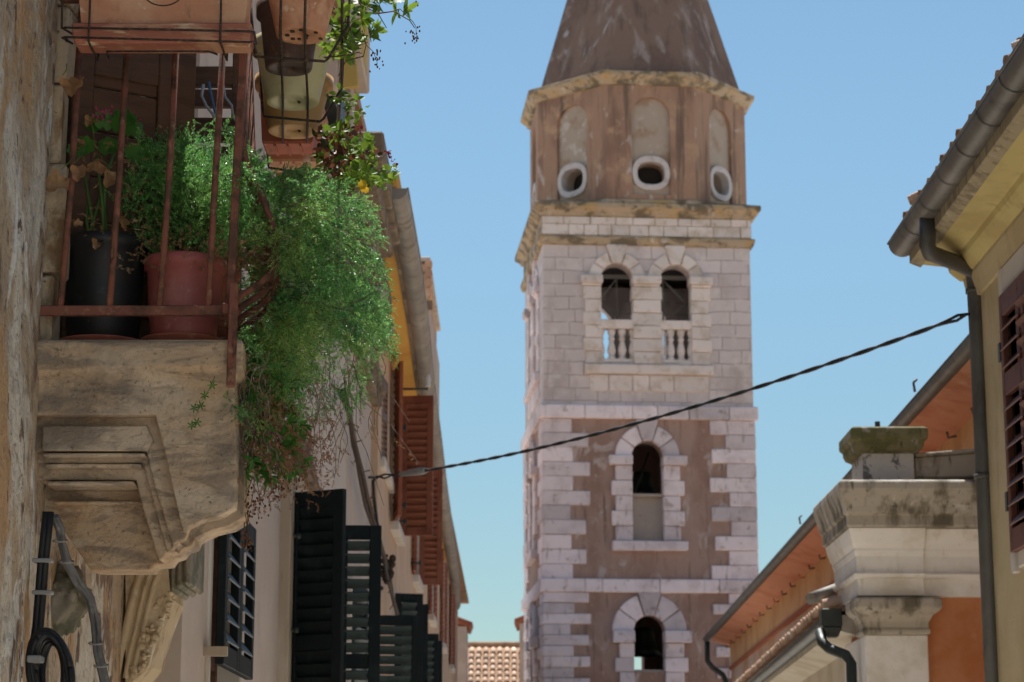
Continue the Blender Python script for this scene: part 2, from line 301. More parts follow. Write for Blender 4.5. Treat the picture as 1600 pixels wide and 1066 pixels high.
class MB:
    def __init__(s): s.v = []; s.f = []; s.sm = []
    def add(s, vs, fs, smooth=False, M=None):
        b = len(s.v)
        if M is not None: vs = [M @ Vector(v) for v in vs]
        s.v.extend(tuple(v) for v in vs)
        s.f.extend(tuple(b + i for i in f) for f in fs)
        s.sm.extend([smooth] * len(fs))
        return s
    def box(s, x0, x1, y0, y1, z0, z1, M=None, jit=0.0):
        vs = [(x, y, z) for z in (z0, z1) for y in (y0, y1) for x in (x0, x1)]
        if jit: vs = [tuple(c + rnd.uniform(-jit, jit) for c in v) for v in vs]
        return s.add(vs, [(0, 2, 3, 1), (4, 5, 7, 6), (0, 1, 5, 4), (2, 6, 7, 3), (0, 4, 6, 2), (1, 3, 7, 5)], False, M)
    def hexa(s, b, t):
        return s.add(list(b) + list(t), [(3, 2, 1, 0), (4, 5, 6, 7), (0, 1, 5, 4), (1, 2, 6, 5), (2, 3, 7, 6), (3, 0, 4, 7)])
    def prism(s, poly, f, d0, d1, smooth=False):
        """poly: [(a, b)], f(a, b, d) -> xyz, extruded from d0 to d1"""
        n = len(poly)
        vs = [f(a, b, d0) for a, b in poly] + [f(a, b, d1) for a, b in poly]
        fs = [tuple(range(n)), tuple(range(2 * n - 1, n - 1, -1))]
        s.add(vs, fs)
        b = len(s.v) - 2 * n
        for i in range(n):
            j = (i + 1) % n
            s.f.append((b + i, b + n + i, b + n + j, b + j)); s.sm.append(smooth)
        return s
    def loft(s, rings, closed=True, caps=True, smooth=False):
        n = len(rings[0]); b = len(s.v)
        for r in rings: s.v.extend(tuple(p) for p in r)
        for k in range(len(rings) - 1):
            for i in range(n if closed else n - 1):
                j = (i + 1) % n
                s.f.append((b + k * n + i, b + k * n + j, b + (k + 1) * n + j, b + (k + 1) * n + i)); s.sm.append(smooth)
        if caps and closed:
            s.f.append(tuple(b + i for i in range(n - 1, -1, -1))); s.sm.append(False)
            s.f.append(tuple(b + (len(rings) - 1) * n + i for i in range(n))); s.sm.append(False)
        return s
    def tube(s, pts, r, n=7, caps=True):
        pts = [Vector(p) for p in pts]
        rs = r if isinstance(r, (list, tuple)) else [r] * len(pts)
        rings = []; prev = None
        for i, p in enumerate(pts):
            t = (pts[min(i + 1, len(pts) - 1)] - pts[max(i - 1, 0)])
            if t.length < 1e-9: t = Vector((0, 0, 1))
            t.normalize()
            if prev is None:
                a = Vector((0, 0, 1)) if abs(t.z) < .9 else Vector((1, 0, 0))
                u = t.cross(a).normalized()
            else:
                u = (prev - t * prev.dot(t))
                u = u.normalized() if u.length > 1e-6 else t.orthogonal().normalized()
            prev = u; w = t.cross(u)
            rings.append([p + (u * math.cos(2 * math.pi * k / n) + w * math.sin(2 * math.pi * k / n)) * rs[i] for k in range(n)])
        return s.loft(rings, True, caps, True)
    def lathe(s, prof, c, n=24, axis=None, M=None):
        c = Vector(c); rings = []
        for r, z in prof:
            ring = [Vector((r * math.cos(2 * math.pi * k / n), r * math.sin(2 * math.pi * k / n), z)) for k in range(n)]
            if M is not None: ring = [M @ p for p in ring]
            rings.append([c + p for p in ring])
        return s.loft(rings, True, True, True)
    def ball(s, c, r, n=6, sq=(1, 1, 1)):
        c = Vector(c)
        prof = [(max(.02, math.sin(math.pi * i / n)) * 1, -math.cos(math.pi * i / n)) for i in range(n + 1)]
        rings = [[c + Vector((p * r * sq[0] * math.cos(2 * math.pi * k / (n + 2)), p * r * sq[1] * math.sin(2 * math.pi * k / (n + 2)), z * r * sq[2])) for k in range(n + 2)] for p, z in prof]
        return s.loft(rings, True, True, True)
    def build(s, name, m, parent=None, bevel=0.0, local=False, seg=1, label=None, auto=None):
        vs = s.v
        org = Vector((0, 0, 0))
        if parent is None:
            a = np.array(vs); org = Vector(((a[:, 0].min() + a[:, 0].max()) / 2, (a[:, 1].min() + a[:, 1].max()) / 2, a[:, 2].min()))
            vs = [(v[0] - org.x, v[1] - org.y, v[2] - org.z) for v in vs]
        me = bpy.data.meshes.new(name)
        me.from_pydata(vs, [], s.f)
        me.polygons.foreach_set("use_smooth", s.sm)
        bm = bmesh.new(); bm.from_mesh(me)
        if len(bm.faces) < 60000: bmesh.ops.recalc_face_normals(bm, faces=bm.faces)
        bm.to_mesh(me); bm.free()
        me.materials.append(MT[m] if isinstance(m, str) else m)
        o = bpy.data.objects.new(name, me); COL.objects.link(o)
        o.location = org
        if parent is not None:
            o.parent = parent
            if local: WORLD[o.name] = wm(parent)
            else:
                o.matrix_parent_inverse = wm(parent).inverted(); WORLD[o.name] = Matrix.Identity(4)
        else: WORLD[o.name] = Matrix.Translation(org)
        if bevel:
            md = o.modifiers.new("edge", 'BEVEL'); md.width = bevel; md.segments = seg; md.limit_method = 'ANGLE'; md.angle_limit = R(40)
        if label: o['label'] = label
        return o

def tag(o, label=None, cat=None, group=None, kind=None):
    if label: o['label'] = label
    if cat: o['category'] = cat
    if group: o['group'] = group
    if kind: o['kind'] = kind
    return o

def thing(name, label, cat, loc, rz=0.0, group=None):
    o = bpy.data.objects.new(name, None); COL.objects.link(o)
    o.location = loc; o.rotation_euler = (0, 0, rz); o.empty_display_size = .2
    WORLD[o.name] = Matrix.Translation(Vector(loc)) @ Matrix.Rotation(rz, 4, 'Z')
    return tag(o, label, cat, group)

def wall_open(mb, f, u0, u1, z0, z1, ops, t, n=12):
    """a wall face of thickness t with openings; f(u, z, d); ops: (ua, ub, za, zs, arched)"""
    def quad(a, b, c, d): mb.add([f(*a, 0), f(*b, 0), f(*c, 0), f(*d, 0)], [(0, 1, 2, 3)]); mb.add([f(*a, t), f(*b, t), f(*c, t), f(*d, t)], [(3, 2, 1, 0)])
    cu = u0
    for (ua, ub, za, zs, arch) in sorted(ops):
        quad((cu, z0), (ua, z0), (ua, z1), (cu, z1))
        if za > z0 + 1e-4: quad((ua, z0), (ub, z0), (ub, za), (ua, za))
        if arch:
            c = (ua + ub) / 2; r = (ub - ua) / 2
            pts = [(c - r * math.cos(math.pi * i / n), zs + r * math.sin(math.pi * i / n)) for i in range(n + 1)]
        else: pts = [(ua, zs), (ub, zs)]
        for a, b in zip(pts, pts[1:]): quad(a, b, (b[0], z1), (a[0], z1))
        loop = [(ua, za)] + pts + [(ub, za)]
        for a, b in zip(loop, loop[1:] + loop[:1]):
            mb.add([f(*a, 0), f(*b, 0), f(*b, t), f(*a, t)], [(0, 1, 2, 3)])
        cu = ub
    quad((cu, z0), (u1, z0), (u1, z1), (cu, z1))
    for a, b in (((u0, z0), (u1, z0)), ((u1, z0), (u1, z1)), ((u1, z1), (u0, z1)), ((u0, z1), (u0, z0))):
        mb.add([f(*a, 0), f(*b, 0), f(*b, t), f(*a, t)], [(0, 1, 2, 3)])

def shutter_mesh(w, h, n=None, rail=.09, stile=.07, t=.038, mids=(.5,), tilt=35, pitch=.052, bar=False, sd=.024):
    """one louvred leaf: x 0..w, z 0..h, thickness in y; returns frame and slats as separate builders"""
    fr, slt = MB(), MB()
    fr.box(0, stile, -t / 2, t / 2, 0, h); fr.box(w - stile, w, -t / 2, t / 2, 0, h)
    edges = [0] + [h * m for m in mids] + [h - rail]
    for i, z in enumerate(edges):
        fr.box(stile, w - stile, -t / 2 + .001, t / 2 - .001, z, z + rail)
    for a, b in zip(edges, edges[1:]):
        za, zb = a + rail, b
        k = max(2, int((zb - za) / pitch))
        for i in range(k):
            zc = za + (i + .5) * (zb - za) / k
            Mx = Matrix.Translation((w / 2, 0, zc)) @ Matrix.Rotation(R(tilt), 4, 'X')
            slt.box(-(w / 2 - stile), w / 2 - stile, -sd, sd, -.004, .004, Mx)
    if bar: fr.box(w / 2 - .012, w / 2 + .012, -t / 2 - .012, -t / 2, rail, h - rail)
    return fr, slt

def place(mb, M):
    mb.v = [tuple(M @ Vector(v)) for v in mb.v]; return mb

def hang_shutter(parent, hinge, ang, w, h, fm, sm, name="shutter", label=None, **kw):
    """hinge = bottom of the hinge edge; ang = heading of the leaf from the hinge"""
    fr, slt = shutter_mesh(w, h, **kw)
    M = Matrix.Translation(hinge) @ Matrix.Rotation(ang, 4, 'Z')
    o = place(fr, M).build(name, fm, parent, bevel=.004)
    place(slt, M).build("slats", sm, o)
    if label: o['label'] = label
    return o

def gutter(mb, a, b, r, joints=6, th=.004, n=12, cap=True):
    a, b = Vector(a), Vector(b)
    t = (b - a).normalized(); s = t.cross(Vector((0, 0, 1))).normalized(); up = s.cross(t)
    def prof(rr):
        return [s * rr * math.cos(math.pi + math.pi * i / n) + up * rr * math.sin(math.pi + math.pi * i / n) for i in range(n + 1)]
    o, i_ = prof(r), prof(r - th)
    rings = [[p + q for q in o + i_[::-1]] for p in (a, b)]
    mb.loft(rings, True, False, True)
    for e in (a, b):
        if cap: mb.add([e + q for q in o], [tuple(range(n + 1))])
    # rolled lips
    for sg in (-1, 1): mb.tube([a + s * r * sg, b + s * r * sg], .009, 6)
    for k in range(1, joints + 1):
        c = a + (b - a) * (k / (joints + 1))
        rings = [[c + t * d + q * (1 + .05) for q in o] for d in (-.012, .012)]
        mb.loft(rings, False, False, True)
    return mb

def pan_roof(mb, e0, e1, up, length, wtile=.2, ltile=.38, r=None, lift=.03):
    """barrel tiles in overlapping courses: eave from e0 to e1, `up` the unit slope direction"""
    e0, e1 = Vector(e0), Vector(e1); up = Vector(up).normalized()
    s = (e1 - e0); W = s.length; s.normalize(); nrm = s.cross(up).normalized()
    if nrm.z < 0: nrm = -nrm
    cols = max(1, int(W / wtile)); rows = max(1, int(length / ltile)); r = r or wtile * .36
    for c in range(cols):
        for k in range(rows):
            base = e0 + s * ((c + .5) * W / cols + rnd.uniform(-.008, .008)) + up * (k * ltile + rnd.uniform(-.012, .012))
            rings = []
            for d, rr, h in ((0, r * 1.12, lift * 1.2), (ltile * 1.12, r * .86, lift * .2)):
                ring = []
                for sc in (1.0, .84):
                    seq = range(7) if sc == 1.0 else range(6, -1, -1)
                    for i in seq:
                        a = math.pi * i / 6
                        ring.append(base + up * d + s * rr * sc * math.cos(a) + nrm * (rr * sc * math.sin(a) + h))
                rings.append(ring)
            mb.loft(rings, True, True, True)
    return mb

# ------------------------------------------------------------------ ground
g = MB()
g.add([(-400, -400, 0), (400, -400, 0), (400, 600, 0), (-400, 600, 0)], [(0, 1, 2, 3)])
tag(g.build("street_paving", 'paving'), "pale stone paving of the narrow street", kind="structure")

# ------------------------------------------------------------------ bell tower (local frame: u right, v back, z up)
TH = R(4.6)
F0 = P(849, 500, 47.7); F0.z = 0
TW_t = Vector((math.cos(TH), math.sin(TH), 0)); TW_w = Vector((-math.sin(TH), math.cos(TH), 0))
C0 = Vector((0, 0, CZ))

def TP(px, py, v=0.0):
    r = ray(px, py); s = ((F0 - C0).dot(TW_w) + v) / r.dot(TW_w)
    p = C0 + r * s
    return (p - F0).dot(TW_t), p.z

def TZ(py, v=0.0): return TP(1005, py, v)[1]
def TU(px, py=500, v=0.0): return TP(px, py, v)[0]

W = TU(1174, 500)
HALF = W / 2
tower = thing("bell_tower", "tall square stone bell tower with brown eight-sided drum and pointed spire", "bell tower", F0, TH)

def side(k):
    """local frame of the tower's side k (0 front, 1 right, 2 back, 3 left): f(u, z, d) with d inwards"""
    Mr = Matrix.Translation((HALF, HALF, 0)) @ Matrix.Rotation(k * math.pi / 2, 4, 'Z') @ Matrix.Translation((-HALF, -HALF, 0))
    return Mr, (lambda u, z, d: tuple(Mr @ Vector((u, d, z))))

zc_top = TZ(318, -.22); z_str0, z_str1 = TZ(383, -.08), TZ(371, -.08)
zb1t, zb1b = TZ(634, -.05), TZ(655, -.05)
zb2t, zb2b = TZ(905, -.05), TZ(926, -.05)
ua1, ub1, ua2, ub2 = TU(938, 480), TU(990, 480), TU(1031, 480), TU(1081, 480)
zo, zsp = TZ(566), TZ(437)
um1, um2, zmo, zms = TU(986, 740), TU(1037, 740), TZ(776), TZ(714)
zfill = TZ(846)
ul1, ul2, zlo, zls = TU(989, 1000), TU(1040, 1000), TZ(1050), TZ(987)
TT = .45

up_wall, lo_wall = MB(), MB()
for k in range(4):
    Mr, f = side(k)
    e0, e1 = (0.0, W) if k % 2 == 0 else (TT, W - TT)
    wall_open(up_wall, f, e0, e1, zb1b + .1, z_str0 + .05, [(ua1, ub1, zo, zsp, True), (ua2, ub2, zo, zsp, True)], TT)
    wall_open(lo_wall, f, e0, e1, zb2b + .1, zb1b + .1, [(um1, um2, zfill, zms, True)], TT)
    wall_open(lo_wall, f, e0, e1, 0.0, zb2b + .1, [(ul1, ul2, zlo, zls, True)], TT)
up_wall.build("belfry_wall", 'tower_ashlar', tower, local=True)
lo_wall.build("plaster_wall", 'tower_plaster', tower, local=True)
for z in (zo - .12, zfill - .35, zlo - .3, z_str0 + .3): MB().box(.2, W - .2, .2, W - .2, z - .12, z).build("light_block_floor", 'dark', tower, local=True)  # dark floor slabs added to block light inside the tower
# filled lower half of the middle windows
for k in (0, 1, 2, 3):
    Mr, f = side(k)
    MB().box(um1 - .02, um2 + .02, .14, .36, zfill - .05, zmo, Mr).build("window_fill", 'tower_grey', tower, local=True)
for k in (0, 3):
    Mr, f = side(k)
    MB().box(um1 + .003, um2 - .003, .02, .40, zmo + .002, zmo + .07, Mr).build("window_sill", 'tower_grey', tower, local=True, bevel=.01)
    MB().box(ul1 + .003, ul2 - .003, .02, .40, zlo - .02, zlo + .05, Mr).build("window_sill", 'tower_grey', tower, local=True, bevel=.01)

def blocks_col(mb, ua, ub, z0, z1, rows, alt, outer, Mr, gap=.008, proud=.05, swap=0, depth=.1, both=False):
    """courses of dressed blocks; every other course is longer by alt on the `outer` side"""
    h = (z1 - z0) / rows
    for i in range(rows):
        zb = z0 + i * h + gap / 2; zt = z0 + (i + 1) * h - gap / 2
        e = alt if (i + swap) % 2 else 0.0
        a, b = ua, ub
        if outer in ('r', 'b'): b += e
        if outer in ('l', 'b'): a -= e
        pr = proud + rnd.uniform(-.012, .012)
        j = rnd.uniform(-.05, .05) if alt > .1 else 0
        mb.box(a - (j if outer == 'l' else 0), b + (j if outer == 'r' else 0), -pr, depth, zb, zt, Mr, .006)

def voussoirs(mb, uc, zs, r0, r1, n, keyr, Mr, proud=.06, gap=.012):
    for i in range(n):
        a0 = math.pi - math.pi * i / n; a1 = math.pi - math.pi * (i + 1) / n
        rr = keyr if i == n // 2 else r1
        g2 = gap / r1
        a0 -= g2; a1 += g2
        pr = proud + (.03 if i == n // 2 else 0) + rnd.uniform(-.008, .008)
        sub = 4
        inner = [(uc + r0 * math.cos(a0 + (a1 - a0) * j / sub), zs + r0 * math.sin(a0 + (a1 - a0) * j / sub)) for j in range(sub + 1)]
        if i == n // 2:
            outer = [(uc + rr * math.cos(a1) * 1.02, zs + rr), (uc + rr * math.cos(a0) * 1.02, zs + rr)]
        else:
            outer = [(uc + rr * math.cos(a1 + (a0 - a1) * j / sub), zs + rr * math.sin(a1 + (a0 - a1) * j / sub)) for j in range(sub + 1)]
        mb.prism(inner + outer, lambda a, b, d: tuple(Mr @ Vector((a, d, b))), -pr, .12)

PXM = (TU(1040, 600) - TU(1000, 600)) / 40.0      # metres per photo pixel on the front face
for k in (0, 3):
    Mr, f = side(k)
    # upper pair of arches
    ws = MB()
    for ua, ub in ((ua1, ub1), (ua2, ub2)):
        voussoirs(ws, (ua + ub) / 2, zsp, (ub - ua) / 2 - .01, 44.5 * PXM, 5, 55 * PXM, Mr, .05)
    for a, b in ((TU(907, 480), ua1 + .05), (ub1 - .03, ua2 + .03), (ub2 - .05, TU(1113, 480))):
        ws.box(a, b, -.14, .3, zsp - .11, zsp + .07, Mr, .006)
        ws.box(a + .03, b - .03, -.09, .3, zsp - .17, zsp - .115, Mr, .004)
    rows = 6
    blocks_col(ws, TU(914, 480), ua1 + .02, zo - .06, zsp - .175, rows, .05, 'l', Mr, proud=.05, depth=.32)
    blocks_col(ws, ub1 - .015, ua2 + .015, zo - .06, zsp - .175, rows, .03, 'b', Mr, proud=.055, depth=.32)
    blocks_col(ws, ub2 - .02, TU(1107, 480), zo - .06, zsp - .175, rows, .05, 'r', Mr, proud=.05, depth=.32)
    ws.box(TU(912, 480), TU(1112, 480), -.12, .2, zo - .28, zo - .075, Mr, .006)
    n = 5
    us = TU(920, 480); ue = TU(1106, 480)
    xs = [us + (ue - us) * t for t in (0, .16, .36, .5, .7, 1)]
    for a, b in zip(xs, xs[1:]): ws.box(a + .008, b - .008, -.035, .1, zo - .66, zo - .30, Mr, .006)
    ws.build("belfry_window_surround", 'tower_warm' if k == 0 else 'tower_block', tower, bevel=.018, local=True)
    # middle window
    ms = MB()
    uc = (um1 + um2) / 2
    voussoirs(ms, uc, zms, (um2 - um1) / 2 - .01, 50 * PXM, 5, (TZ(656) - zms), Mr, .07)
    for a, b in ((TU(951, 740), um1 + .03), (um2 - .03, TU(1073, 740))):
        ms.box(a, b, -.16, .3, zms - .19, zms + .02, Mr, .006)
    zlow = TZ(846)
    blocks_col(ms, TU(961, 740), um1 + .02, zlow, zms - .195, 5, .09, 'l', Mr, proud=.07, swap=0, depth=.3)
    blocks_col(ms, um2 - .02, TU(1062, 740), zlow, zms - .195, 5, .09, 'r', Mr, proud=.07, swap=0, depth=.3)
    ms.box(TU(955, 740), TU(1072, 740), -.16, .3, TZ(861), zlow - .004, Mr, .006)
    ms.build("window_surround", 'tower_block', tower, bevel=.02, local=True)
    lsd = MB()
    uc = (ul1 + ul2) / 2
    voussoirs(lsd, uc, zls, (ul2 - ul1) / 2 - .01, 57 * PXM, 5, (TZ(926) - zls), Mr, .07)
    for a, b in ((TU(957, 1000), ul1 + .03), (ul2 - .03, TU(1080, 1000))):
        lsd.box(a, b, -.16, .3, zls - .24, zls + .02, Mr, .006)
    blocks_col(lsd, TU(967, 1000), ul1 + .02, zls - 2.4, zls - .245, 7, .09, 'l', Mr, proud=.07, depth=.3)
    blocks_col(lsd, ul2 - .02, TU(1068, 1000), zls - 2.4, zls - .245, 7, .09, 'r', Mr, proud=.07, depth=.3)
    lsd.build("window_surround", 'tower_block', tower, bevel=.02, local=True)
    # corner blocks
    for z0, z1, rows, swap in ((zb2t, zb1b, 11, 0), (0.2, zb2b, 27, 1)):
        q = MB(); blocks_col(q, -.03, .60, z0, z1, rows, .36, 'r', Mr, swap=swap, depth=.08, proud=.045)
        q.build("corner_quoins", 'tower_block', tower, bevel=.016, local=True)
        q = MB(); blocks_col(q, W - .60, W + .03, z0, z1, rows, .36, 'l', Mr, swap=swap + 1, depth=.08, proud=.045)
        q.build("corner_quoins", 'tower_block', tower, bevel=.016, local=True)
    for (zb, zt, pr) in ((zb1b, zb1t, .09), (zb2b, zb2t, .08)):
        bnd = MB()
        e = [-.10, .9, 1.95, 2.5, 3.2, 4.1, W + .10] if zt == zb1t else [-.10, 1.25, 2.5, 3.8, W + .10]
        for a, b in zip(e, e[1:]): bnd.box(a + .006, b - .006, -pr - .02 + rnd.uniform(-.008, .008), .05, zb, zt, Mr, .005)
        bnd.build("string_course", 'tower_block', tower, bevel=.02, local=True)
    # balustrades
    for ua, ub in ((ua1, ub1), (ua2, ub2)):
        rl = MB()
        rl.box(ua - .01, ub + .01, -.02, .22, TZ(514), TZ(500), Mr, .003); rl.box(ua - .01, ub + .01, 0, .22, zo - .05, zo + .07, Mr, .003)
        ro = rl.build("balustrade", 'tower_warm', tower, bevel=.012, local=True)
        H = TZ(514) - zo - .07
        for i in range(4):
            u = ua + (ub - ua) * (.02 + i * .32)
            c = Mr @ Vector((u, .1, zo + .07))
            pr = [(.075, 0), (.075, .08), (.05, .1), (.075, .22), (.085, .32), (.05, .55), (.042, .62), (.065, .66), (.065, .70), (.045, .74), (.08, .9), (.075, 1)]
            b = MB().lathe([(r * 1.15, zz * H) for r, zz in pr], c, 12)
            b.build("baluster", 'tower_warm', ro, local=True)
    # steel bell frame in the openings
    fr = MB()
    um = [ua1 + (ub1 - ua1) * .62, ua2 + (ub2 - ua2) * .26]
    zt, zb = zsp + .18, TZ(492)
    for i, (u, fx) in enumerate(zip(um, (ua1, ub2))):
        v = .75
        A = [Vector((u, v, zt)), Vector((u, v, zb))]
        B = Vector((fx + (.0 if i else .02), v, (zt + zb) / 2 - .05))
        for p, q_ in ((A[0], A[1]), (A[0], B), (B, A[1])):
            fr.tube([Mr @ p, Mr @ q_], .022, 6)
    fr.box(-.0 + .4, W - .4, .72, .80, zt + .02, zt + .1, Mr)
    fr.build("bell_frame", 'steel', tower, local=True)

# bells
def bell(u, v, z, r):
    p = [(.14, 1), (.5, .98), (.56, .8), (.62, .5), (.75, .22), (1, 0), (.93, .0), (.6, .3), (.5, .7), (.1, .8)]
    return MB().lathe([(a * r, z + b * r * 1.5) for a, b in p], (u, v, 0), 20)
b = bell((um1 + um2) / 2 + .16, 2.0, zmo + .25, .40); b.tube([(um1 + .1, 1.1, zmo - .1), (um2 - .15, 1.2, zms + .3)], .03)
b.build("bell", 'bronze', tower, local=True)
bell((ul1 + ul2) / 2 + .2, 2.2, zlo + .5, .42).build("bell", 'bronze', tower, local=True)

# main cornice
def sq(off, z): return [(-off, -off, z), (W + off, -off, z), (W + off, W + off, z), (-off, W + off, z)]
zf = TZ(340, -.06)
co = MB().loft([sq(0.0, z_str0), sq(.07, z_str0 + .01), sq(.11, z_str1 - .05), sq(.11, z_str1), sq(.035, z_str1 + .03)], caps=False)
co.loft([sq(.035, z_str1 + .03), sq(.035, zf)], caps=False)
co.loft([sq(.035, zf), sq(.09, zf + .02), sq(.12, zf + .09), sq(.20, TZ(327, -.2)), sq(.235, TZ(325, -.22)), sq(.235, zc_top), sq(-.16, zc_top + .14)], caps=True)
o = co.build("main_cornice", 'tower_cornice', tower, local=True, bevel=.008)
fz = MB()
x = -.03
while x < W:
    w_ = rnd.uniform(.28, .62); x2 = min(W + .03, x + w_)
    zm = z_str1 + .04 + (zf - z_str1) * .52
    fz.box(x + .006, x2 - .006, -.05 - rnd.uniform(0, .012), .02, z_str1 + .035, zm, None, .005)
    x = x2
x = -.03
while x < W:
    w_ = rnd.uniform(.28, .62); x2 = min(W + .03, x + w_)
    fz.box(x + .006, x2 - .006, -.05 - rnd.uniform(0, .012), .02, zm + .01, zf - .005, None, .005)
    x = x2
fz.build("frieze_blocks", 'tower_warm', tower, local=True, bevel=.015)

# octagonal drum
ap = (TU(1155, 260, HALF) - TU(832, 260, HALF)) / 2 * .985
uoc = (TU(1155, 260, HALF) + TU(832, 260, HALF)) / 2
vf = HALF - ap
z_d0 = TZ(318, vf) - .1; z_d1 = TZ(130, vf)
s8 = math.tan(math.pi / 8)
def oct_(a, z, c=None):
    rr = a / math.cos(math.pi / 8)
    return [(uoc + rr * math.cos(math.pi / 8 + k * math.pi / 4), HALF + rr * math.sin(math.pi / 8 + k * math.pi / 4), z) for k in range(8)]
drum_w, niches, rings = MB(), [], []
hw = ap * s8
def DU(px, py): return TU(px, py, vf) - uoc
nr = (TU(1035, 220, vf) - TU(975, 220, vf)) / 2
z_na, z_nb = TZ(152, vf), TZ(304, vf)
ru, rz = nr * .98, (TZ(243, vf) - TZ(297, vf)) / 2
z_ov = (TZ(243, vf) + TZ(297, vf)) / 2
def superell(a, b, n=32, p=2.6):
    out = []
    for i in range(n):
        t = 2 * math.pi * i / n; c, s_ = math.cos(t), math.sin(t)
        out.append((a * math.copysign(abs(c) ** (2 / p), c), b * math.copysign(abs(s_) ** (2 / p), s_)))
    return out
for k in range(8):
    Mo = Matrix.Translation((uoc, HALF, 0)) @ Matrix.Rotation(k * math.pi / 4, 4, 'Z') @ Matrix.Translation((0, -ap, 0))
    f = lambda u, z, d, Mo=Mo: tuple(Mo @ Vector((u, d, z)))
    wall_open(drum_w, f, -hw, hw, z_d0, z_d1, [(-nr, nr, z_nb, z_na - nr, True)], .09, 16)
    niche_w = MB(); niches.append(niche_w)
    # niche back with the hole of the oval window
    hole = superell(ru * .76, rz * .70)
    rect = []
    for (a, b_) in hole:
        th = math.atan2(b_, a); c, s_ = math.cos(th), math.sin(th)
        t1 = min((nr + .02) / abs(c) if abs(c) > 1e-6 else 1e9, (((z_na + .03) if s_ > 0 else (z_nb - .02)) - z_ov) / s_ if abs(s_) > 1e-6 else 1e9)
        rect.append((c * t1, s_ * t1))
    n = len(hole); bq = []
    for i in range(n):
        j = (i + 1) % n
        niche_w.add([f(hole[i][0], z_ov + hole[i][1], .085), f(hole[j][0], z_ov + hole[j][1], .085), f(rect[j][0], z_ov + rect[j][1], .085), f(rect[i][0], z_ov + rect[i][1], .085)], [(0, 1, 2, 3)])
        niche_w.add([f(hole[i][0], z_ov + hole[i][1], .085), f(hole[j][0], z_ov + hole[j][1], .085), f(hole[j][0] * .94, z_ov + hole[j][1] * .92, .45), f(hole[i][0] * .94, z_ov + hole[i][1] * .92, .45)], [(0, 1, 2, 3)])
    for cx in (-1, 1):       # corner pieces of the niche back above the sampled rectangle
        niche_w.add([f(cx * (nr + .02), z_na + .03, .086), f(cx * .0, z_na + .03, .086), f(cx * nr * .6, z_na - nr * .5, .087), f(cx * (nr + .02), z_na - nr, .086)], [(0, 1, 2, 3)])
        niche_w.add([f(cx * (nr + .02), z_nb - .02, .086), f(cx * .0, z_nb - .02, .086), f(cx * nr * .6, z_nb + .1, .087), f(cx * (nr + .02), z_nb + .3, .086)], [(0, 1, 2, 3)])
    if k in (0, 1, 7, 2, 6):
        ring = MB()
        oo, ii = superell(ru, rz, 32, 2.35), superell(ru * .73, rz * .66)
        secs = []
        for (sc_o, d) in (((0, 1), .085), ((0, 1), .0), ((.06, .94), -.008), ((.92, .08), -.008), ((1, 0), .0), ((1, 0), .2)):
            secs.append([f(i_[0] * sc_o[0] + o_[0] * sc_o[1], z_ov + i_[1] * sc_o[0] + o_[1] * sc_o[1], d) for o_, i_ in zip(oo, ii)])
        ring.loft(secs, True, False, False)
        rings.append(ring)
drum = drum_w.build("octagonal_drum", 'drum', tower, local=True)
for n_ in niches: n_.build("niche_back", 'niche', drum, local=True)
for r_ in rings: r_.build("oval_window_ring", 'oval_white', drum, local=True)
MB().loft([oct_(ap - .5, z_d0 + .1), oct_(ap - .5, z_d1)], caps=True).build("drum_shade_core", 'dark', drum, local=True)  # dark block added behind the oval windows, painted as the drum's inner shade
MB().loft([oct_(ap + .06, z_d0 - .02), oct_(ap + .06, z_d0 + .17), oct_(ap + .005, z_d0 + .2)], caps=True).build("drum_plinth", 'tower_cornice', tower, local=True)
zt0 = z_d1; zt1 = TZ(111, vf - .22)
MB().loft([oct_(ap + .003, zt0 - .06), oct_(ap + .07, zt0 - .05), oct_(ap + .1, zt0 + .02), oct_(ap + .2, zt0 + .1), oct_(ap + .225, zt0 + .12), oct_(ap + .225, zt1), oct_(ap - .1, zt1 + .06)], caps=True).build(
    "drum_cornice", 'tower_cornice', tower, local=True, bevel=.008)
asp = (TU(1147, 137, HALF) - TU(843, 137, HALF)) / 2 * .955
asp2 = (TU(1097, 0, HALF) - TU(882, 0, HALF)) / 2 * .965
zs0, zs1 = TZ(137, HALF), TZ(0, HALF)
hgt = asp / ((asp - asp2) / (zs1 - zs0))
t0 = (zt1 + .03 - zs0) / hgt
rr = [oct_(asp * (1 - t), zs0 + hgt * t) for t in (t0, .25, .5, .75, .985)]
MB().loft(rr, caps=True).build("spire", 'spire', tower, local=True)
cr = MB()
ztip = zs0 + hgt
cr.ball((uoc, HALF, ztip), .18, 8); cr.box(uoc - .03, uoc + .03, HALF - .02, HALF + .02, ztip, ztip + 1.0); cr.box(uoc - .3, uoc + .3, HALF - .021, HALF + .021, ztip + .6, ztip + .66)
cr.build("spire_cross", 'gutter_dark', tower, local=True)

# ------------------------------------------------------------------ old stone house with the balcony (left, nearest)
XA = P(56, 535, 6.5).x            # its street wall
zfloor = P(210, 533, 6.46).z
house = thing("stone_house", "weathered stone house with a carved stone balcony, nearest on the left", "house", (XA - 1.5, 5.5, 0))
fA = lambda u, z, d: (XA - d, u, z)
aw = MB()
dy0, dy1, dz1 = 6.66, 7.92, zfloor + 2.15
YE = P(270, 930, 0.001 + 1).y
YA2 = PX(232, 950, XA).y          # where the stone front ends
wall_open(aw, fA, 6.52, YA2, 0, 7.2, [(dy0, dy1, zfloor, dz1, False)], .35)
aw.box(XA - 4, XA - .36, 2.0, YA2, 0, 7.2)
aw.build("wall", 'old_wall', house)
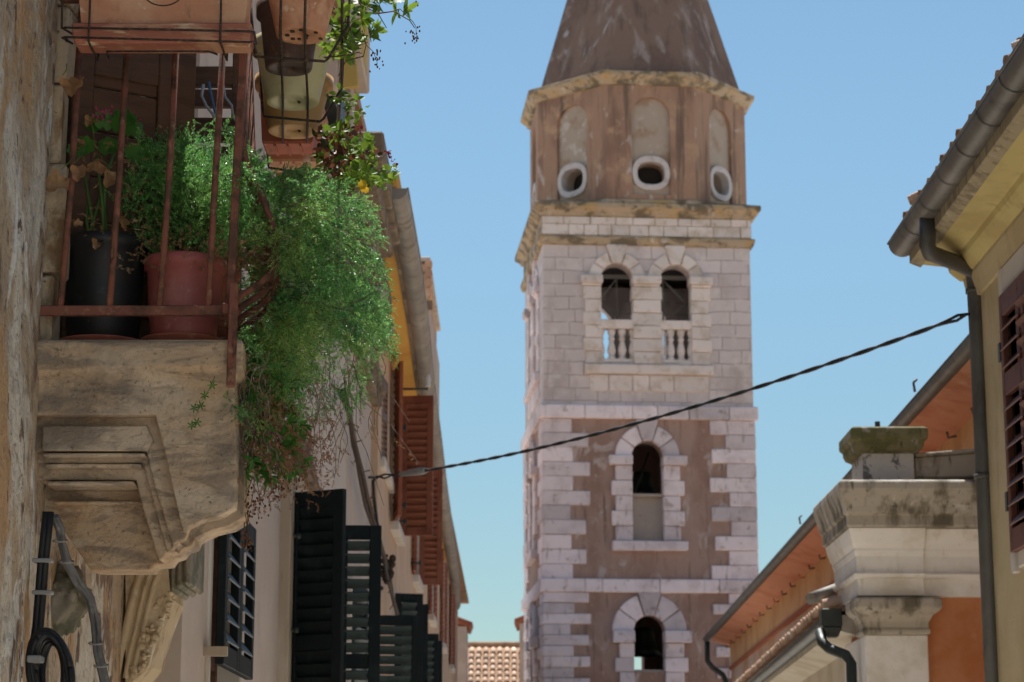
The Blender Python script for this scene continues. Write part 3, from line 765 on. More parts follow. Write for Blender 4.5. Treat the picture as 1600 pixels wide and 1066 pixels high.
# rough rendered near stretch, really uneven
rw = MB()
ny, nz = 70, 130
grid = []
for j in range(nz + 1):
    row = []
    for i in range(ny + 1):
        y = 5.6 + (6.535 - 5.6) * i / ny; z = 1.2 + (5.4 - 1.2) * j / nz
        h = mnoise.fractal(Vector((y * 3.2, z * 1.1, 3.1)), 1.0, 2.0, 5) * .017 + mnoise.fractal(Vector((y * 14, z * 7, 9.1)), 1.0, 2.0, 3) * .005
        edge = min(1.0, (6.535 - y) / .05)
        row.append((XA + .02 + h - (1 - edge) ** 2 * .05, y, z))
    grid.append(row)
rw.add([p for r_ in grid for p in r_], [(j * (ny + 1) + i, j * (ny + 1) + i + 1, (j + 1) * (ny + 1) + i + 1, (j + 1) * (ny + 1) + i) for j in range(nz) for i in range(ny)], True)
rw.build("rough_render", 'old_wall', house)
wl = MB(); wl.box(XA - .3, XA, 2.0, 5.62, 0, 7.2); wl.box(XA - .3, XA, 5.62, 6.52, 0, 1.25); wl.box(XA - .3, XA, 5.62, 6.52, 5.35, 7.2)
wl.build("rendered_wall", 'old_wall', house)
rf = MB(); rf.hexa([(XA - 4.2, 1.8, 7.2), (XA + .15, 1.8, 7.2), (XA + .15, YA2, 7.2), (XA - 4.2, YA2, 7.2)], [(XA - 4.2, 1.8, 8.9), (XA + .15, 1.8, 7.32), (XA + .15, YA2, 7.32), (XA - 4.2, YA2, 8.9)])
rf.build("roof", 'tile_old', house)
# jamb stones of the balcony door
jb = MB()
z = zfloor - .15
while z < dz1 + .2:
    h = rnd.uniform(.22, .4)
    jb.box(XA - .3, XA + .045 + rnd.uniform(-.01, .012), 6.535 + rnd.uniform(-.006, .006), dy0 + rnd.uniform(-.006, .012), z + .004, z + h - .004, None, .006)
    z += h
z = zfloor
while z < dz1:
    h = rnd.uniform(.22, .4)
    jb.box(XA - .3, XA + .03, dy1, dy1 + .14, z + .004, z + h - .004, None, .004); z += h
jb.box(XA - .3, XA + .04, 6.53, dy1 + .15, dz1 + .2, dz1 + .42)
jb.build("door_jamb", 'jamb', house, bevel=.008)

# balcony: slab and console in one stone piece with a stepped, recessed side
bal = house
YB = 6.5
def XZ(px, py, Y=YB):
    p = P(px, py, Y); return (p.x, p.z)
cb = MB()
fxz = lambda a, b, d: (a, d, b)
YF = 8.15
YK = YB + .30
xo = XA - .02
def poly(pts): return [XZ(*p) for p in pts]
outer = [(366, 585), (369, 700), (367, 792), (345, 806), (316, 813), (289, 826), (284, 838), (270, 842), (262, 852), (250, 856), (243, 866), (222, 868), (214, 877), (118, 877), (70, 806)]
wallx = [(40, 806), (40, 585)]
# deep core
core = poly(outer + wallx)
cb.prism(core, fxz, YB + .24, YK + .08)
for (ya, yb_, xr_, d0) in ((704, 709, 222, .045), (718, 724, 213, .08), (744, 750, 200, .10), (768, 773, 208, .205)):
    cb.prism(poly([(62, ya), (xr_, ya), (xr_ + 1, yb_), (62, yb_)]), fxz, YB + d0, YB + .245)
# successive shells, each leaving a larger recess open
def shell(px_in_top, py_in, inner_bottom, y0, y1, bottom_pts):
    pts = [(40, 585)] + [(366, 585), (369, 700), (367, 792), (345, 806), (316, 813)] + bottom_pts + inner_bottom[::-1] + [(px_in_top, py_in), (40, py_in)]
    cb.prism(poly(pts), fxz, y0, y1)
shell(243, 648, [(258, 710), (286, 832)], YB, YB + .16, [(289, 826)])
shell(224, 700, [(236, 752), (266, 850)], YB + .06, YB + .19, [(289, 826), (284, 838), (270, 842)])
shell(216, 716, [(228, 762), (254, 858)], YB + .095, YB + .22, [(289, 826), (284, 838), (270, 842), (262, 852)])
shell(202, 740, [(214, 790), (238, 868)], YB + .125, YB + .25, [(289, 826), (284, 838), (270, 842), (262, 852), (250, 856), (243, 866)])
# first inner band sits half-way so the top of the recess throws a gap
band = poly([(62, 662), (226, 662), (236, 684), (228, 701), (62, 701)])
cb.prism(band, fxz, YB + .035, YB + .10)
# slab: square edge above, cove below
def rect(off, z, y_off):
    x1 = XZ(366, 585)[0]
    return [(xo - .3, YB - off, z), (x1 + off * .6, YB - off, z), (x1 - .12 + off * .6, YF + off, z), (xo - .3, YF + off, z)]
zA, zB_, zC = P(210, 535, YB).z, P(210, 577, YB).z, P(210, 592, YB).z
cb.loft([rect(0.0, P(210, 606, YB).z, 0), rect(.006, zC, 0), rect(.03, zB_ - .014, 0), rect(.05, zB_, 0), rect(.052, zA - .012, 0), rect(.04, zA, 0)], caps=True)
balcony = cb.build("balcony_slab", 'corbel', house, bevel=.011, seg=2)

# railing
rail = MB()
zr0, zr1 = P(200, 494, YB).z, P(200, 479, YB).z
xcorner = P(358, 485, YB).x
xend = xcorner - .17
def front_x(y): return xcorner + (xend - xcorner) * (y - YB) / (YF - YB)
yr = YB - .005
rail.box(XA - .01, xcorner + .012, yr - .012, yr + .012, zr0, zr1)
rail.box(XA - .0, xcorner + .012, yr - .016, yr + .016, 4.08, 4.105)
for (za, zb) in ((zr0, zr1), (4.08, 4.105)):
    rail.hexa([(xcorner - .012, YB, za), (xcorner + .012, YB, za), (xend + .012, YF, za), (xend - .012, YF, za)],
              [(xcorner - .012, YB, zb), (xcorner + .012, YB, zb), (xend + .012, YF, zb), (xend - .012, YF, zb)])
# corner post reaching down over the slab edge
xp = P(366, 540, YB).x
rail.box(xcorner - .012, xcorner + .012, yr - .013, yr + .013, zr0 - .03, 4.08)
rail.box(xp - .010, xp + .016, YB - .085, YB - .068, P(366, 612, YB).z, P(366, 452, YB).z)
rail.box(xcorner - .012, xp + .013, YB - .07, YB - .012, zr0 - .005, zr0 + .025)
LEAN = .027
rail.v = [(x + LEAN * max(0, (z - zr1) / (4.1 - zr1)), y, z) for x, y, z in rail.v]
ro = rail.build("railing", 'rust', house, bevel=.003)
for px in (95, 172, 250, 326):
    x = P(px, 472, YB).x
    j = rnd.uniform(-.004, .004)
    MB().tube([(x, yr, zr1 - .005), (x + j + LEAN * .5, yr + j, 3.5), (x + LEAN, yr, 4.09)], .0102, 10).build("baluster", 'rust', ro)
# front bars: straight above, bellied out below
for i in range(11):
    y = YB + .1 + i * .145; x = front_x(y); zz = zr1 - .005
    pts = [(x, y, zz), (x + .006, y, zz + .03), (x + .035, y, zz + .065), (x + .08, y, zz + .095), (x + .115, y, zz + .13), (x + .135, y, zz + .18), (x + .13, y, zz + .25), (x + .08, y, zz + .38), (x + .02, y, zz + .5), (x, y, zz + .6), (x, y, 4.09)]
    pts = [(a + LEAN * (c - zr1) / (4.1 - zr1), b, c) for a, b, c in pts]
    MB().tube(pts, .011, 9).build("baluster", 'rust', ro)
# door leaf opened on to the balcony and the far shutter frame
def plank_leaf(mb, h, w, t=.045):
    st = .13
    mb.box(0, st * .55, -t / 2, t / 2, 0, h); mb.box(w - st, w, -t / 2, t / 2, 0, h)
    for z0, z1 in ((0, .14), (h * .45, h * .45 + .12), (h - .14, h)): mb.box(st * .55, w - st, -t / 2 + .002, t / 2 - .002, z0, z1)
    z = .14
    while z < h - .14:
        mb.box(st * .55, w - st, -t / 2 + .012, t / 2 - .012, z + .002, min(z + .145, h - .14)); z += .149
leafA = MB(); plank_leaf(leafA, 2.05, .425)
place(leafA, Matrix.Translation((XA + .02, 6.74, zfloor + .02)) @ Matrix.Rotation(R(33), 4, 'Z')).build("balcony_door", 'wood_brown', house, bevel=.004)
leafB = MB()
yb = 7.86
x0, x1 = P(292, 150, yb).x - .15, P(384, 150, yb).x
for (ya, yb_) in ((106, 136), (142, 168), (186, 222)):
    leafB.box(x0, x1, yb - .02, yb + .02, P(340, yb_, yb).z, P(340, ya, yb).z)
leafB.box(x1 - .05, x1, yb - .021, yb + .021, zfloor, P(340, 60, yb).z); leafB.box(x0, x0 + .06, yb - .021, yb + .021, zfloor, P(340, 60, yb).z)
leafB.box(x0, x1, yb - .02, yb + .02, zfloor, P(340, 215, yb).z - .04)
leafB.build("shutter_frame", 'wood_brown', house, bevel=.004)
wv = MB()
for c, pts in (('b', [(326, 128), (330, 150), (336, 175), (346, 200)]),): wv.tube([P(a, b, 7.75) for a, b in pts], .006, 6)
wv.build("door_cable", 'cable_blue', house)
wv = MB()
wv.tube([P(a, b, 7.7) for a, b in [(318, 132), (315, 150), (322, 165), (332, 178), (340, 195)]], .006, 6)
wv.tube([P(a, b, 7.7) for a, b in [(348, 130), (352, 152), (362, 165), (364, 180), (372, 196)]], .005, 6)
wv.build("door_cable", 'cable_white', house)

# carved bracket and hood moulding below
hy = PX(196, 900, XA).y + .1
hd = MB()
zt_, zb_ = P(285, 826, hy).z, P(285, 930, hy).z
xs = [P(p, 880, hy).x for p in (262, 272, 283, 294, 305)]
hd.box(XA - .1, xs[1], hy - .12, hy + .22, P(285, 915, hy).z, zt_)
for i in range(1, 4):
    hd.box(xs[i] + .0015, xs[i + 1], hy - .10 - .012 * i, hy + .22 + .012 * i, P(285, 934 - 5 * i, hy).z, zt_ + .002 * i + .02 * i)
hd.build("door_hood", 'hood_stone', house, bevel=.01)
cv = MB()
hc = hy - .13
prof = [(196, 880), (262, 880), (263, 905), (266, 935), (258, 957), (247, 985), (240, 1010), (232, 1040), (218, 1056), (207, 1066), (205, 1100), (196, 1100)]
pl = [XZ(a, b, hc) for a, b in prof]
cv.prism(pl, fxz, hc, hc + .34)
# fluted near face: raised ribs following the outer curve
for k, (a, b_) in enumerate(((0.0, .012), (.28, .010), (.62, .016))):
    pts = []
    for (px, py) in ((252, 884), (240, 915), (231, 950), (224, 985), (215, 1020), (208, 1060)):
        x, z = XZ(px - 22 * a * 2, py, hc); pts.append((x, hc, z))
    cv.tube(pts, b_, 8)
# acanthus lumps along the outer edge
for t in range(230):
    s_ = t / 230
    px = 264 - 50 * s_ ** 1.1 + rnd.uniform(-16, 5); py = 925 + 132 * s_
    x, z = XZ(px, py, hc)
    cv.ball((x, hc + rnd.uniform(-.015, .1), z), rnd.uniform(.006, .016), 5, (rnd.uniform(.7, 1.4), 1, rnd.uniform(.5, 1.4)))
cv.box(XA - .05, XZ(264, 884, hc)[0], hc - .02, hc + .36, XZ(200, 882, hc)[1], XZ(200, 874, hc)[1])
cv.build("carved_bracket", 'carved', house, bevel=.005)
# broken stone boss on the wall with the cables round it
bs = MB()
bc = P(124, 940, 6.98)
rings = []
for i in range(29):
    ph = math.pi * i / 28; ring = []
    for k in range(44):
        th = 2 * math.pi * k / 44
        d = Vector((max(.02, math.sin(ph)) * math.cos(th), max(.02, math.sin(ph)) * math.sin(th), -math.cos(ph)))
        h = 1 + mnoise.fractal(d * 2.1, 1.0, 2.0, 5) * .28 + abs(mnoise.noise(d * 6.5)) * .16
        ring.append(bc + Vector((-.05 + d.x * .075 * h, d.y * .085 * h, d.z * .10 * h)))
    rings.append(ring)
bs.loft(rings, True, True, True)
bs.build("broken_stone_boss", 'hood_stone', house)

# ------------------------------------------------------------------ foliage helpers
def rot_to(d, spin=0.0):
    d = Vector(d).normalized()
    return d.to_track_quat('Z', 'Y').to_matrix() @ Matrix.Rotation(spin, 3, 'Z')

def needle_spray(nn=30, ln=.058, nl=.017, w=.0017, seed=0):
    """one small feathery branchlet along +Z as arrays (needle triangles)"""
    r = np.random.default_rng(seed)
    t = r.uniform(.05, 1, nn); az = r.uniform(0, 2 * np.pi, nn)
    bend = .18
    base = np.stack([bend * ln * t * t, 0 * t, ln * t], 1)
    up = r.uniform(.8, 1.7, nn)
    d = np.stack([np.cos(az) * 1.0, np.sin(az) * 1.0, up], 1)
    d /= np.linalg.norm(d, axis=1)[:, None]
    l = nl * r.uniform(.65, 1.15, nn) * (1.1 - .45 * t)
    s = np.cross(d, r.normal(size=(nn, 3))); s /= np.linalg.norm(s, axis=1)[:, None]
    tip = base + d * l[:, None]; mid = base + d * l[:, None] * .55
    v = np.stack([base, mid + s * w, tip, mid - s * w], 1)      # diamonds
    return v.reshape(-1, 3)

SPRAYS = [needle_spray(seed=i) for i in range(8)]

def spray_mesh(name, m, parent, mats_, sprays=SPRAYS):
    """mats_: list of 4x4 arrays"""
    out = []
    for i, M in enumerate(mats_):
        s = sprays[i % len(sprays)]
        out.append(s @ M[:3, :3].T + M[:3, 3])
    v = np.concatenate(out); nf = len(v) // 4
    me = bpy.data.meshes.new(name)
    me.vertices.add(len(v)); me.vertices.foreach_set("co", v.astype(np.float32).ravel())
    me.loops.add(len(v)); me.loops.foreach_set("vertex_index", np.arange(len(v), dtype=np.int32))
    me.polygons.add(nf); me.polygons.foreach_set("loop_start", np.arange(0, len(v), 4, dtype=np.int32))
    me.update(calc_edges=True); me.validate()
    me.materials.append(MT[m])
    o = bpy.data.objects.new(name, me); COL.objects.link(o)
    o.parent = parent; o.matrix_parent_inverse = wm(parent).inverted(); WORLD[o.name] = Matrix.Identity(4)
    return o

def M4(pos, d, sc=1.0, spin=None):
    m = np.eye(4)
    m[:3, :3] = np.array(rot_to(d, rnd.uniform(0, 6.28) if spin is None else spin)) * sc
    m[:3, 3] = np.array(pos)
    return m

def curve_pts(p0, d0, d1, length, n=8, wob=.08):
    """a stem leaving p0 along d0 and ending along d1"""
    p = Vector(p0); out = [p.copy()]; d0 = Vector(d0).normalized(); d1 = Vector(d1).normalized()
    for i in range(n):
        t = (i + .5) / n
        d = (d0.lerp(d1, t) + Vector((rnd.gauss(0, wob), rnd.gauss(0, wob), rnd.gauss(0, wob)))).normalized()
        p = p + d * length / n; out.append(p.copy())
    return out

def frond(mats_, stems, pts, n_side, scale=1.0, r0=.0016, spread=1.0, skip=.15):
    stems.tube(pts, [r0 * (1 - .7 * i / (len(pts) - 1)) for i in range(len(pts))], 4, False)
    L_ = len(pts) - 1
    for i in range(n_side):
        t = skip + (1 - skip) * (i + rnd.random()) / n_side
        k = min(int(t * L_), L_ - 1); fr = t * L_ - k
        p = pts[k].lerp(pts[k + 1], fr); d = (pts[k + 1] - pts[k]).normalized()
        side_ = Vector((rnd.gauss(0, 1), rnd.gauss(0, 1), rnd.gauss(0, 1)))
        side_ = (side_ - d * side_.dot(d)).normalized()
        mats_.append(M4(p, d * .75 + side_ * spread, scale * rnd.uniform(.7, 1.15) * (1.1 - .35 * t)))
    mats_.append(M4(pts[-1], pts[-1] - pts[-2], scale * .8))

def inside(p, poly_):
    x, y = p; c = False
    for (x1, y1), (x2, y2) in zip(poly_, poly_[1:] + poly_[:1]):
        if (y1 > y) != (y2 > y) and x < (x2 - x1) * (y - y1) / (y2 - y1) + x1: c = not c
    return c

def leaf_shape(mb, p, d, nrm, ln, wd, lobes=0, fold=.25, curl=0.0, n=7):
    """a leaf with a midrib fold; round with lobes for geranium-like leaves"""
    d = Vector(d).normalized(); nrm = Vector(nrm); s = d.cross(nrm).normalized(); nrm = s.cross(d)
    p = Vector(p); vs = []; 
    if lobes:
        m = 18; vs = [p + d * ln * .45 - nrm * ln * fold * .25]
        for i in range(m):
            a = 2 * math.pi * i / m
            rr = .5 * ln * (1 + .13 * math.cos(lobes * a)) * (1 - .25 * math.exp(-((a - math.pi) / .35) ** 2))
            vs.append(p + d * (ln * .5 + rr * math.cos(a)) + s * rr * math.sin(a) * wd / ln + nrm * (fold * ln * (.18 * math.cos(2 * a + 1) + .1 * math.sin(lobes * a)) + curl * rr * math.cos(a)))
        mb.add(vs, [(0, 1 + i, 1 + (i + 1) % m) for i in range(m)], True)
        return
    rows = []
    for i in range(n):
        t = i / (n - 1); w = wd * .5 * (math.sin(math.pi * min(1, t * 1.0) ** .8) * .95 + .03)
        c = p + d * ln * t - nrm * curl * ln * t * t
        rows += [c - s * w + nrm * w * fold, c, c + s * w + nrm * w * fold]
    fs = []
    for i in range(n - 1):
        a = i * 3; fs += [(a, a + 1, a + 4, a + 3), (a + 1, a + 2, a + 5, a + 4)]
    mb.add(rows, fs, True)

def rdir(z0=-1, z1=1):
    v = Vector((rnd.gauss(0, 1), rnd.gauss(0, 1), rnd.gauss(0, .8)))
    return v.normalized()

# ------------------------------------------------------------------ pots standing on the balcony floor
def round_pot(parent, c, r0, r1, h, m, rim=.018, n=36, name="pot"):
    prof = [(r0 * .9, 0), (r0, .006), (r0 + (r1 - r0) * .55, h * .55), (r1 - .006, h - rim * 2.2), (r1 + .004, h - rim * 2), (r1 + .006, h - .004), (r1 + .001, h), (r1 - .01, h), (r1 - .014, h - .03), (r0 * .95, .03)]
    o = MB().lathe(prof, c, n).build(name, m, parent)
    s = MB().lathe([(r1 - .02, h - .045), (r1 - .03, h - .04), (.01, h - .03)], c, n).build("soil", 'soil', o)
    return o
def saucer(parent, c, r, h=.05):
    return MB().lathe([(r * .86, 0), (r, h * .85), (r + .006, h * .9), (r + .006, h), (r - .003, h), (r * .84, .008)], c, 36).build("saucer", 'terracotta_red', parent)

zf_ = zfloor + .002
yp = 6.74
pc = P(160, 530, yp); pc.z = zf_
rK = (P(228, 430, yp).x - P(98, 430, yp).x) / 2
ger = thing("potted_geranium", "black plastic pot with a straggly pink geranium, beside the wall on the balcony floor", "potted plant", pc)
saucer(ger, pc, rK * 1.02)
round_pot(ger, pc + Vector((0, 0, .012)), rK * .82, rK, P(160, 383, yp).z - zf_, 'pot_black')
yq = 6.70
qc = P(286, 530, yq); qc.z = zf_
rQ = (P(352, 430, yq).x - P(229, 430, yq).x) / 2
fern = thing("potted_fern", "dusty red pot of upright asparagus fern on the balcony floor", "potted plant", qc)
saucer(fern, qc, rQ * 1.0)
round_pot(fern, qc + Vector((0, 0, .012)), rQ * .80, rQ, P(286, 413, yq).z - zf_, 'pot_red')

# a second red pot further along the balcony
rc_ = P(312, 530, 7.02); rc_.z = zf_
pot3 = thing("potted_fern", "reddish pot of dry fern half hidden behind the railing corner on the balcony", "potted plant", rc_)
saucer(pot3, rc_, rQ * 1.0)
round_pot(pot3, rc_ + Vector((0, 0, .012)), rQ * .82, rQ, P(312, 425, 7.02).z - zf_, 'terracotta_red')
m3, s3 = [], MB()
for i in range(120):
    b0 = rc_ + Vector((rnd.uniform(-.06, .08), rnd.uniform(-.06, .05), P(312, 428, 7.02).z - zf_))
    pts = curve_pts(b0, (rnd.gauss(.5, .5), rnd.gauss(-.2, .4), 1), (rnd.gauss(.6, .6), rnd.gauss(-.3, .5), rnd.uniform(-.6, .5)), rnd.uniform(.08, .2), 6, .2)
    frond(m3, s3, pts, 5, .6, .0012, 1.0, .3)
spray_mesh("dry_foliage", 'dry_needle', pot3, m3)
s3.build("dry_stems", 'stem_grey', pot3)
# upright fern
dome = [(188, 262), (215, 222), (262, 214), (300, 222), (345, 236), (400, 248), (432, 300), (424, 372), (380, 416), (320, 416), (250, 410), (200, 372), (182, 318)]
mats_, stems = [], MB()
topq = qc + Vector((0, 0, P(286, 413, yq).z - zf_ - .02))
for i in range(190):
    while True:
        px, py = rnd.uniform(180, 440), rnd.uniform(205, 425)
        if inside((px, py), dome): break
    tgt = P(px, py, rnd.uniform(6.58, 7.15))
    b0 = topq + Vector((rnd.uniform(-.07, .07), rnd.uniform(-.06, .06), 0))
    dv = tgt - b0
    if dv.length < .05: continue
    pts = curve_pts(b0, Vector((dv.x * .4, dv.y * .4, abs(dv.z) + .1)), dv + Vector((0, 0, -.04)), dv.length * 1.02, 6, .1)
    frond(mats_, stems, pts, 9, .95, .0011, 1.1, .45)
for i in range(900):
    while True:
        px, py = rnd.uniform(180, 440), rnd.uniform(205, 405)
        if inside((px, py), dome): break
    if mnoise.noise(Vector((px * .018, py * .018, 2))) < -.25: continue
    mats_.append(M4(P(px, py, rnd.uniform(6.58, 7.1)), Vector((rnd.gauss(0, .7), rnd.gauss(0, .7), .8)), rnd.uniform(.7, 1.1)))
for (px, py, dx) in ((262, 205, .6), (300, 198, .9), (285, 215, .4), (352, 236, .3), (400, 240, .8), (240, 222, -.4), (365, 250, .3)):
    p = P(px, py + 30, 6.72); frond(mats_, stems, curve_pts(p, (0, 0, 1), (dx, 0, .6), .075, 5, .1), 8, .5, .0011, 1.0, .1)
spray_mesh("foliage", 'fern', fern, mats_)
stems.build("stems", 'stem', fern)
mats_ = []
for i in range(260):
    px, py = rnd.gauss(300, 60), rnd.gauss(392, 18)
    if 190 < px < 425 and py < 425: mats_.append(M4(P(px, py, rnd.uniform(6.55, 6.75)), rdir(), rnd.uniform(.4, .8)))
spray_mesh("dry_needles", 'dry_needle', fern, mats_)

# geranium in the black pot
st = MB(); lf = MB(); dl = MB(); fw = MB()
tg = pc + Vector((0, 0, P(160, 383, yp).z - zf_ - .03))
for (px, py) in ((128, 250), (137, 300), (122, 330), (150, 240), (185, 215), (165, 260)):
    e = P(px, py, 6.7 + rnd.uniform(-.03, .1)); b0 = tg + Vector((rnd.uniform(-.07, .05), rnd.uniform(-.05, .02), 0))
    st.tube([b0, b0.lerp(e, .5) + Vector((rnd.uniform(-.01, .01), 0, 0)), e], [.0065, .006, .004], 8)
for (px, py, sz, Y) in ((160, 192, .062, 6.62), (186, 200, .085, 6.6), (205, 204, .06, 6.63), (140, 195, .055, 6.66), (128, 230, .06, 6.66), (118, 235, .05, 6.6), (205, 240, .06, 6.7), (170, 232, .06, 6.72), (228, 236, .06, 6.75)):
    leaf_shape(lf, P(px, py + 12, Y), (rnd.uniform(-.5, .5), -.2, .9), (rnd.uniform(-.4, .4), -1, .25), sz, sz * 1.15, 7, .3)
for (px, py, sz, dx) in ((98, 118, .045, .9), (96, 265, .05, -.2), (116, 255, .036, .5), (138, 178, .026, .3), (122, 212, .03, .1), (172, 262, .04, .2), (160, 250, .035, -.6), (148, 370, .025, .4), (190, 340, .022, .6), (126, 342, .018, -.3)):
    leaf_shape(dl, P(px, py, 6.44 if px < 120 else 6.6), (dx, -.15, -.75), (rnd.uniform(-.2, .3), -1, .2), sz * 1.9, sz * 1.5, 5, 1.3, .5)
for (px, py, x2, y2, Y) in ((98, 118, 104, 100, 6.45), (96, 265, 118, 238, 6.45), (116, 255, 126, 240, 6.45), (138, 178, 148, 230, 6.6), (172, 262, 150, 245, 6.6), (160, 250, 150, 240, 6.6)):
    st.tube([P(px, py, Y), P((px + x2) / 2 + 3, (py + y2) / 2, Y), P(x2, y2, Y + .08)], .0015, 5)
for (px, py) in ((150, 178), (165, 175), (213, 188), (158, 184)):
    for k in range(12):
        p = P(px + rnd.gauss(0, 5), py + rnd.gauss(0, 4), 6.6 + rnd.gauss(0, .008))
        leaf_shape(fw, p, rdir(), rdir(), .014, .010, 0, .3, 0, 4)
st.build("stems", 'stem_green', ger); lf.build("leaves", 'leaf', ger); dl.build("dry_leaves", 'dry_leaf', ger); fw.build("flowers", 'petal_pink', ger)
mats_ = []
for i in range(60):
    mats_.append(M4(P(rnd.gauss(185, 30), rnd.gauss(255, 30) if i % 2 else rnd.gauss(345, 22), 6.6), rdir(), .6))
spray_mesh("dry_stalks", 'dry_needle', ger, mats_)

# ------------------------------------------------------------------ planters hung on the rails
# long box on the end rail
yb0, yb1 = 6.30, 6.41
bx = thing("window_box", "long peach terracotta window box with peeling red tray on the balcony end rail", "planter", P(250, 60, 6.37))
zb0 = P(250, 66, yb0).z; zb1 = P(250, 36, yb0).z
x0b, x1b = P(113, 50, yb0).x, P(391, 50, yb0).x
def rbox(x0, x1, y0, y1, z): return [(x0, y0, z), (x1, y0, z), (x1, y1, z), (x0, y1, z)]
MB().loft([rbox(x0b + .006, x1b - .006, yb0 + .006, yb1 - .006, zb0), rbox(x0b, x1b, yb0, yb1, zb0 + .02), rbox(x0b - .004, x1b + .004, yb0 - .004, yb1 + .004, zb1), rbox(x0b + .006, x1b - .006, yb0 + .006, yb1 - .006, zb1 + .001)]).build("tray", 'tray', bx, bevel=.005)
bw = MB()
xi0, xi1 = P(124, 20, yb0).x, P(383, 20, yb0).x
bw.loft([rbox(xi0 + .004, xi1 - .004, yb0 + .018, yb1 - .02, zb1 - .01), rbox(xi0 - .012, xi1 + .012, yb0 - .006, yb1, zb1 + .15), rbox(xi0 - .024, xi1 + .024, yb0 - .016, yb1 + .006, zb1 + .152), rbox(xi0 - .024, xi1 + .024, yb0 - .016, yb1 + .006, zb1 + .18)])
bo = bw.build("box_body", 'terracotta', bx, bevel=.006, seg=2)
cx, cz_ = (xi0 + xi1) / 2, P(250, 10, yb0).z + .052
pts = []
for i in range(41):
    a = 2 * math.pi * i / 40
    z = cz_ + .047 * math.sin(a)
    y = yb0 + .017 - (z - zb1) * .155
    pts.append((cx + .062 * math.cos(a), y, z))
MB().tube(pts, .0022, 6).build("oval_ornament", 'wire', bo)
og = MB()
for k in range(5):
    a = math.pi / 2 + (k - 2) * .55
    og.ball((cx + .018 * math.cos(a), yb0 + .008, cz_ - .01 + .02 * math.sin(a)), .008, 6, (1, .3, 1))
og.build("flower_relief", 'terracotta_red', bo)
hold = MB()
wy = yb0 - .012
for px in (140, 345):
    x = P(px, 30, wy).x
    hold.tube([(x - .004, wy - .014, zb1 + .2), (x, wy - .006, zb1 + .05), (x, wy, zb0 - .004), (x + .003, wy + .04, zb0 - .012), (x + .003, yb1 + .02, zb0 - .012), (x + .003, yb1 + .025, zb1 + .16)], .0035, 7)
xw0, xw1 = P(96, 40, wy).x, P(396, 50, wy).x
for (z_, dz) in ((zb0 + .035, -.006), (zb0 + .005, -.01)):
    hold.tube([(xw0 + .01, yb1, z_ + .03), (xw0, wy + .02, z_ + .012), (xw0 + .012, wy - .002, z_ + .006), (xw1 - .012, wy - .002, z_ + dz), (xw1, wy + .02, z_), (xw1 - .005, yb1, z_)], .0035, 7)
hold.tube([(xw0 - .005, wy, zb1 + .2), (xw0, wy + .005, zb0 + .04)], .0035, 7)
hx0, hx1 = P(165, 72, yb0).x, P(325, 78, yb0).x
hold.tube([(hx0 - .01, yb1, zb0 - .01), (hx0, yb0 + .02, zb0 - .022), (hx1, yb0 + .02, zb0 - .022), (hx1 + .012, yb1, zb0)], .003, 7)
tag(hold.build("planter_holder", 'wire'), "black wire cradle holding the long window box on the end rail", "planter holder")

# pots hung along the front rail; their feet lie on one level
ZP = P(470, 50, 6.62).z
def pot_at(px, py):
    p = PZ(px, py, ZP); return p
fronts = []
def hung_pot(px, py, rb, rt, h, m, label, holes=0, foot=True, name="hanging_pot"):
    c = pot_at(px, py)
    o = thing(name, label, "flower pot", c, group="pots hung along the front rail")
    prof = [(rb * .25, .012), (rb * .28, .004), (rb * .8, .003), (rb * .97, 0), (rb, .008), (rb + (rt - rb) * .7, h * .72), (rt - .004, h * .8), (rt + .006, h * .81), (rt + .008, h), (rt - .006, h), (rb * .9, .03)]
    MB().lathe(prof, c, 40).build("pot", m, o)
    if holes:
        hm = MB()
        for k in range(holes):
            a = k * 2.4; rr = rb * (.25 + .6 * ((k * .37) % 1))
            q = c + Vector((rr * math.cos(a), rr * math.sin(a), .0015))
            hm.lathe([(.005 + .004 * ((k * .7) % 1), -.0025), (.006, .004)], q, 9)
        hm.build("drain_holes", 'soil', o)
    fronts.append((o, c)); return o, c
hung_pot(470, 57, .079, .135, .25, 'terracotta', "pitted terracotta pot, the highest of those hung along the front rail", 9)
hung_pot(451, 108, .078, .105, .22, 'pot_brown', "dark brown plastic pot hung on the rail between the terracotta and the cream pot")
hung_pot(457, 161, .092, .140, .22, 'pot_cream', "cream plastic pot with a round drain hole, hung on the front rail", 1)
hung_pot(458, 206, .092, .135, .2, 'pot_ochre', "ochre plastic pot hung on the front rail just below the cream pot", 1)
def hung_box(px, py, lx, ly, h, m, label):
    c = pot_at(px, py)
    o = thing("hanging_planter", label, "planter", c, group="pots hung along the front rail")
    def rb(x, y, z): return [(c.x - x, c.y - y, c.z + z), (c.x + x, c.y - y, c.z + z), (c.x + x, c.y + y, c.z + z), (c.x - x, c.y + y, c.z + z)]
    b = MB().loft([rb(lx * .9, ly * .9, .003), rb(lx * .92, ly * .92, 0), rb(lx, ly, .01), rb(lx * 1.1, ly * 1.1, h), rb(lx * 1.16, ly * 1.16, h + .002), rb(lx * 1.16, ly * 1.16, h + .03)])
    b.build("box_body", m, o, bevel=.005)
    g_ = MB()
    for k in range(-1, 2): g_.box(c.x + k * lx * .5 - .003, c.x + k * lx * .5 + .003, c.y - ly * .85, c.y + ly * .85, c.z - .005, c.z)
    g_.build("base_ribs", m, o)
    fronts.append((o, c)); return o
hung_box(452, 234, .094, .075, .18, 'terracotta_red', "dark terracotta rectangular planter hung on the rail beyond the ochre pot")
hung_box(462, 262, .098, .08, .18, 'terracotta', "ribbed light terracotta planter below the dark terracotta one on the rail")
hung_box(474, 288, .1, .08, .18, 'pot_ochre', "plain ochre planter half hidden by the trailing plant at the far end of the rail")
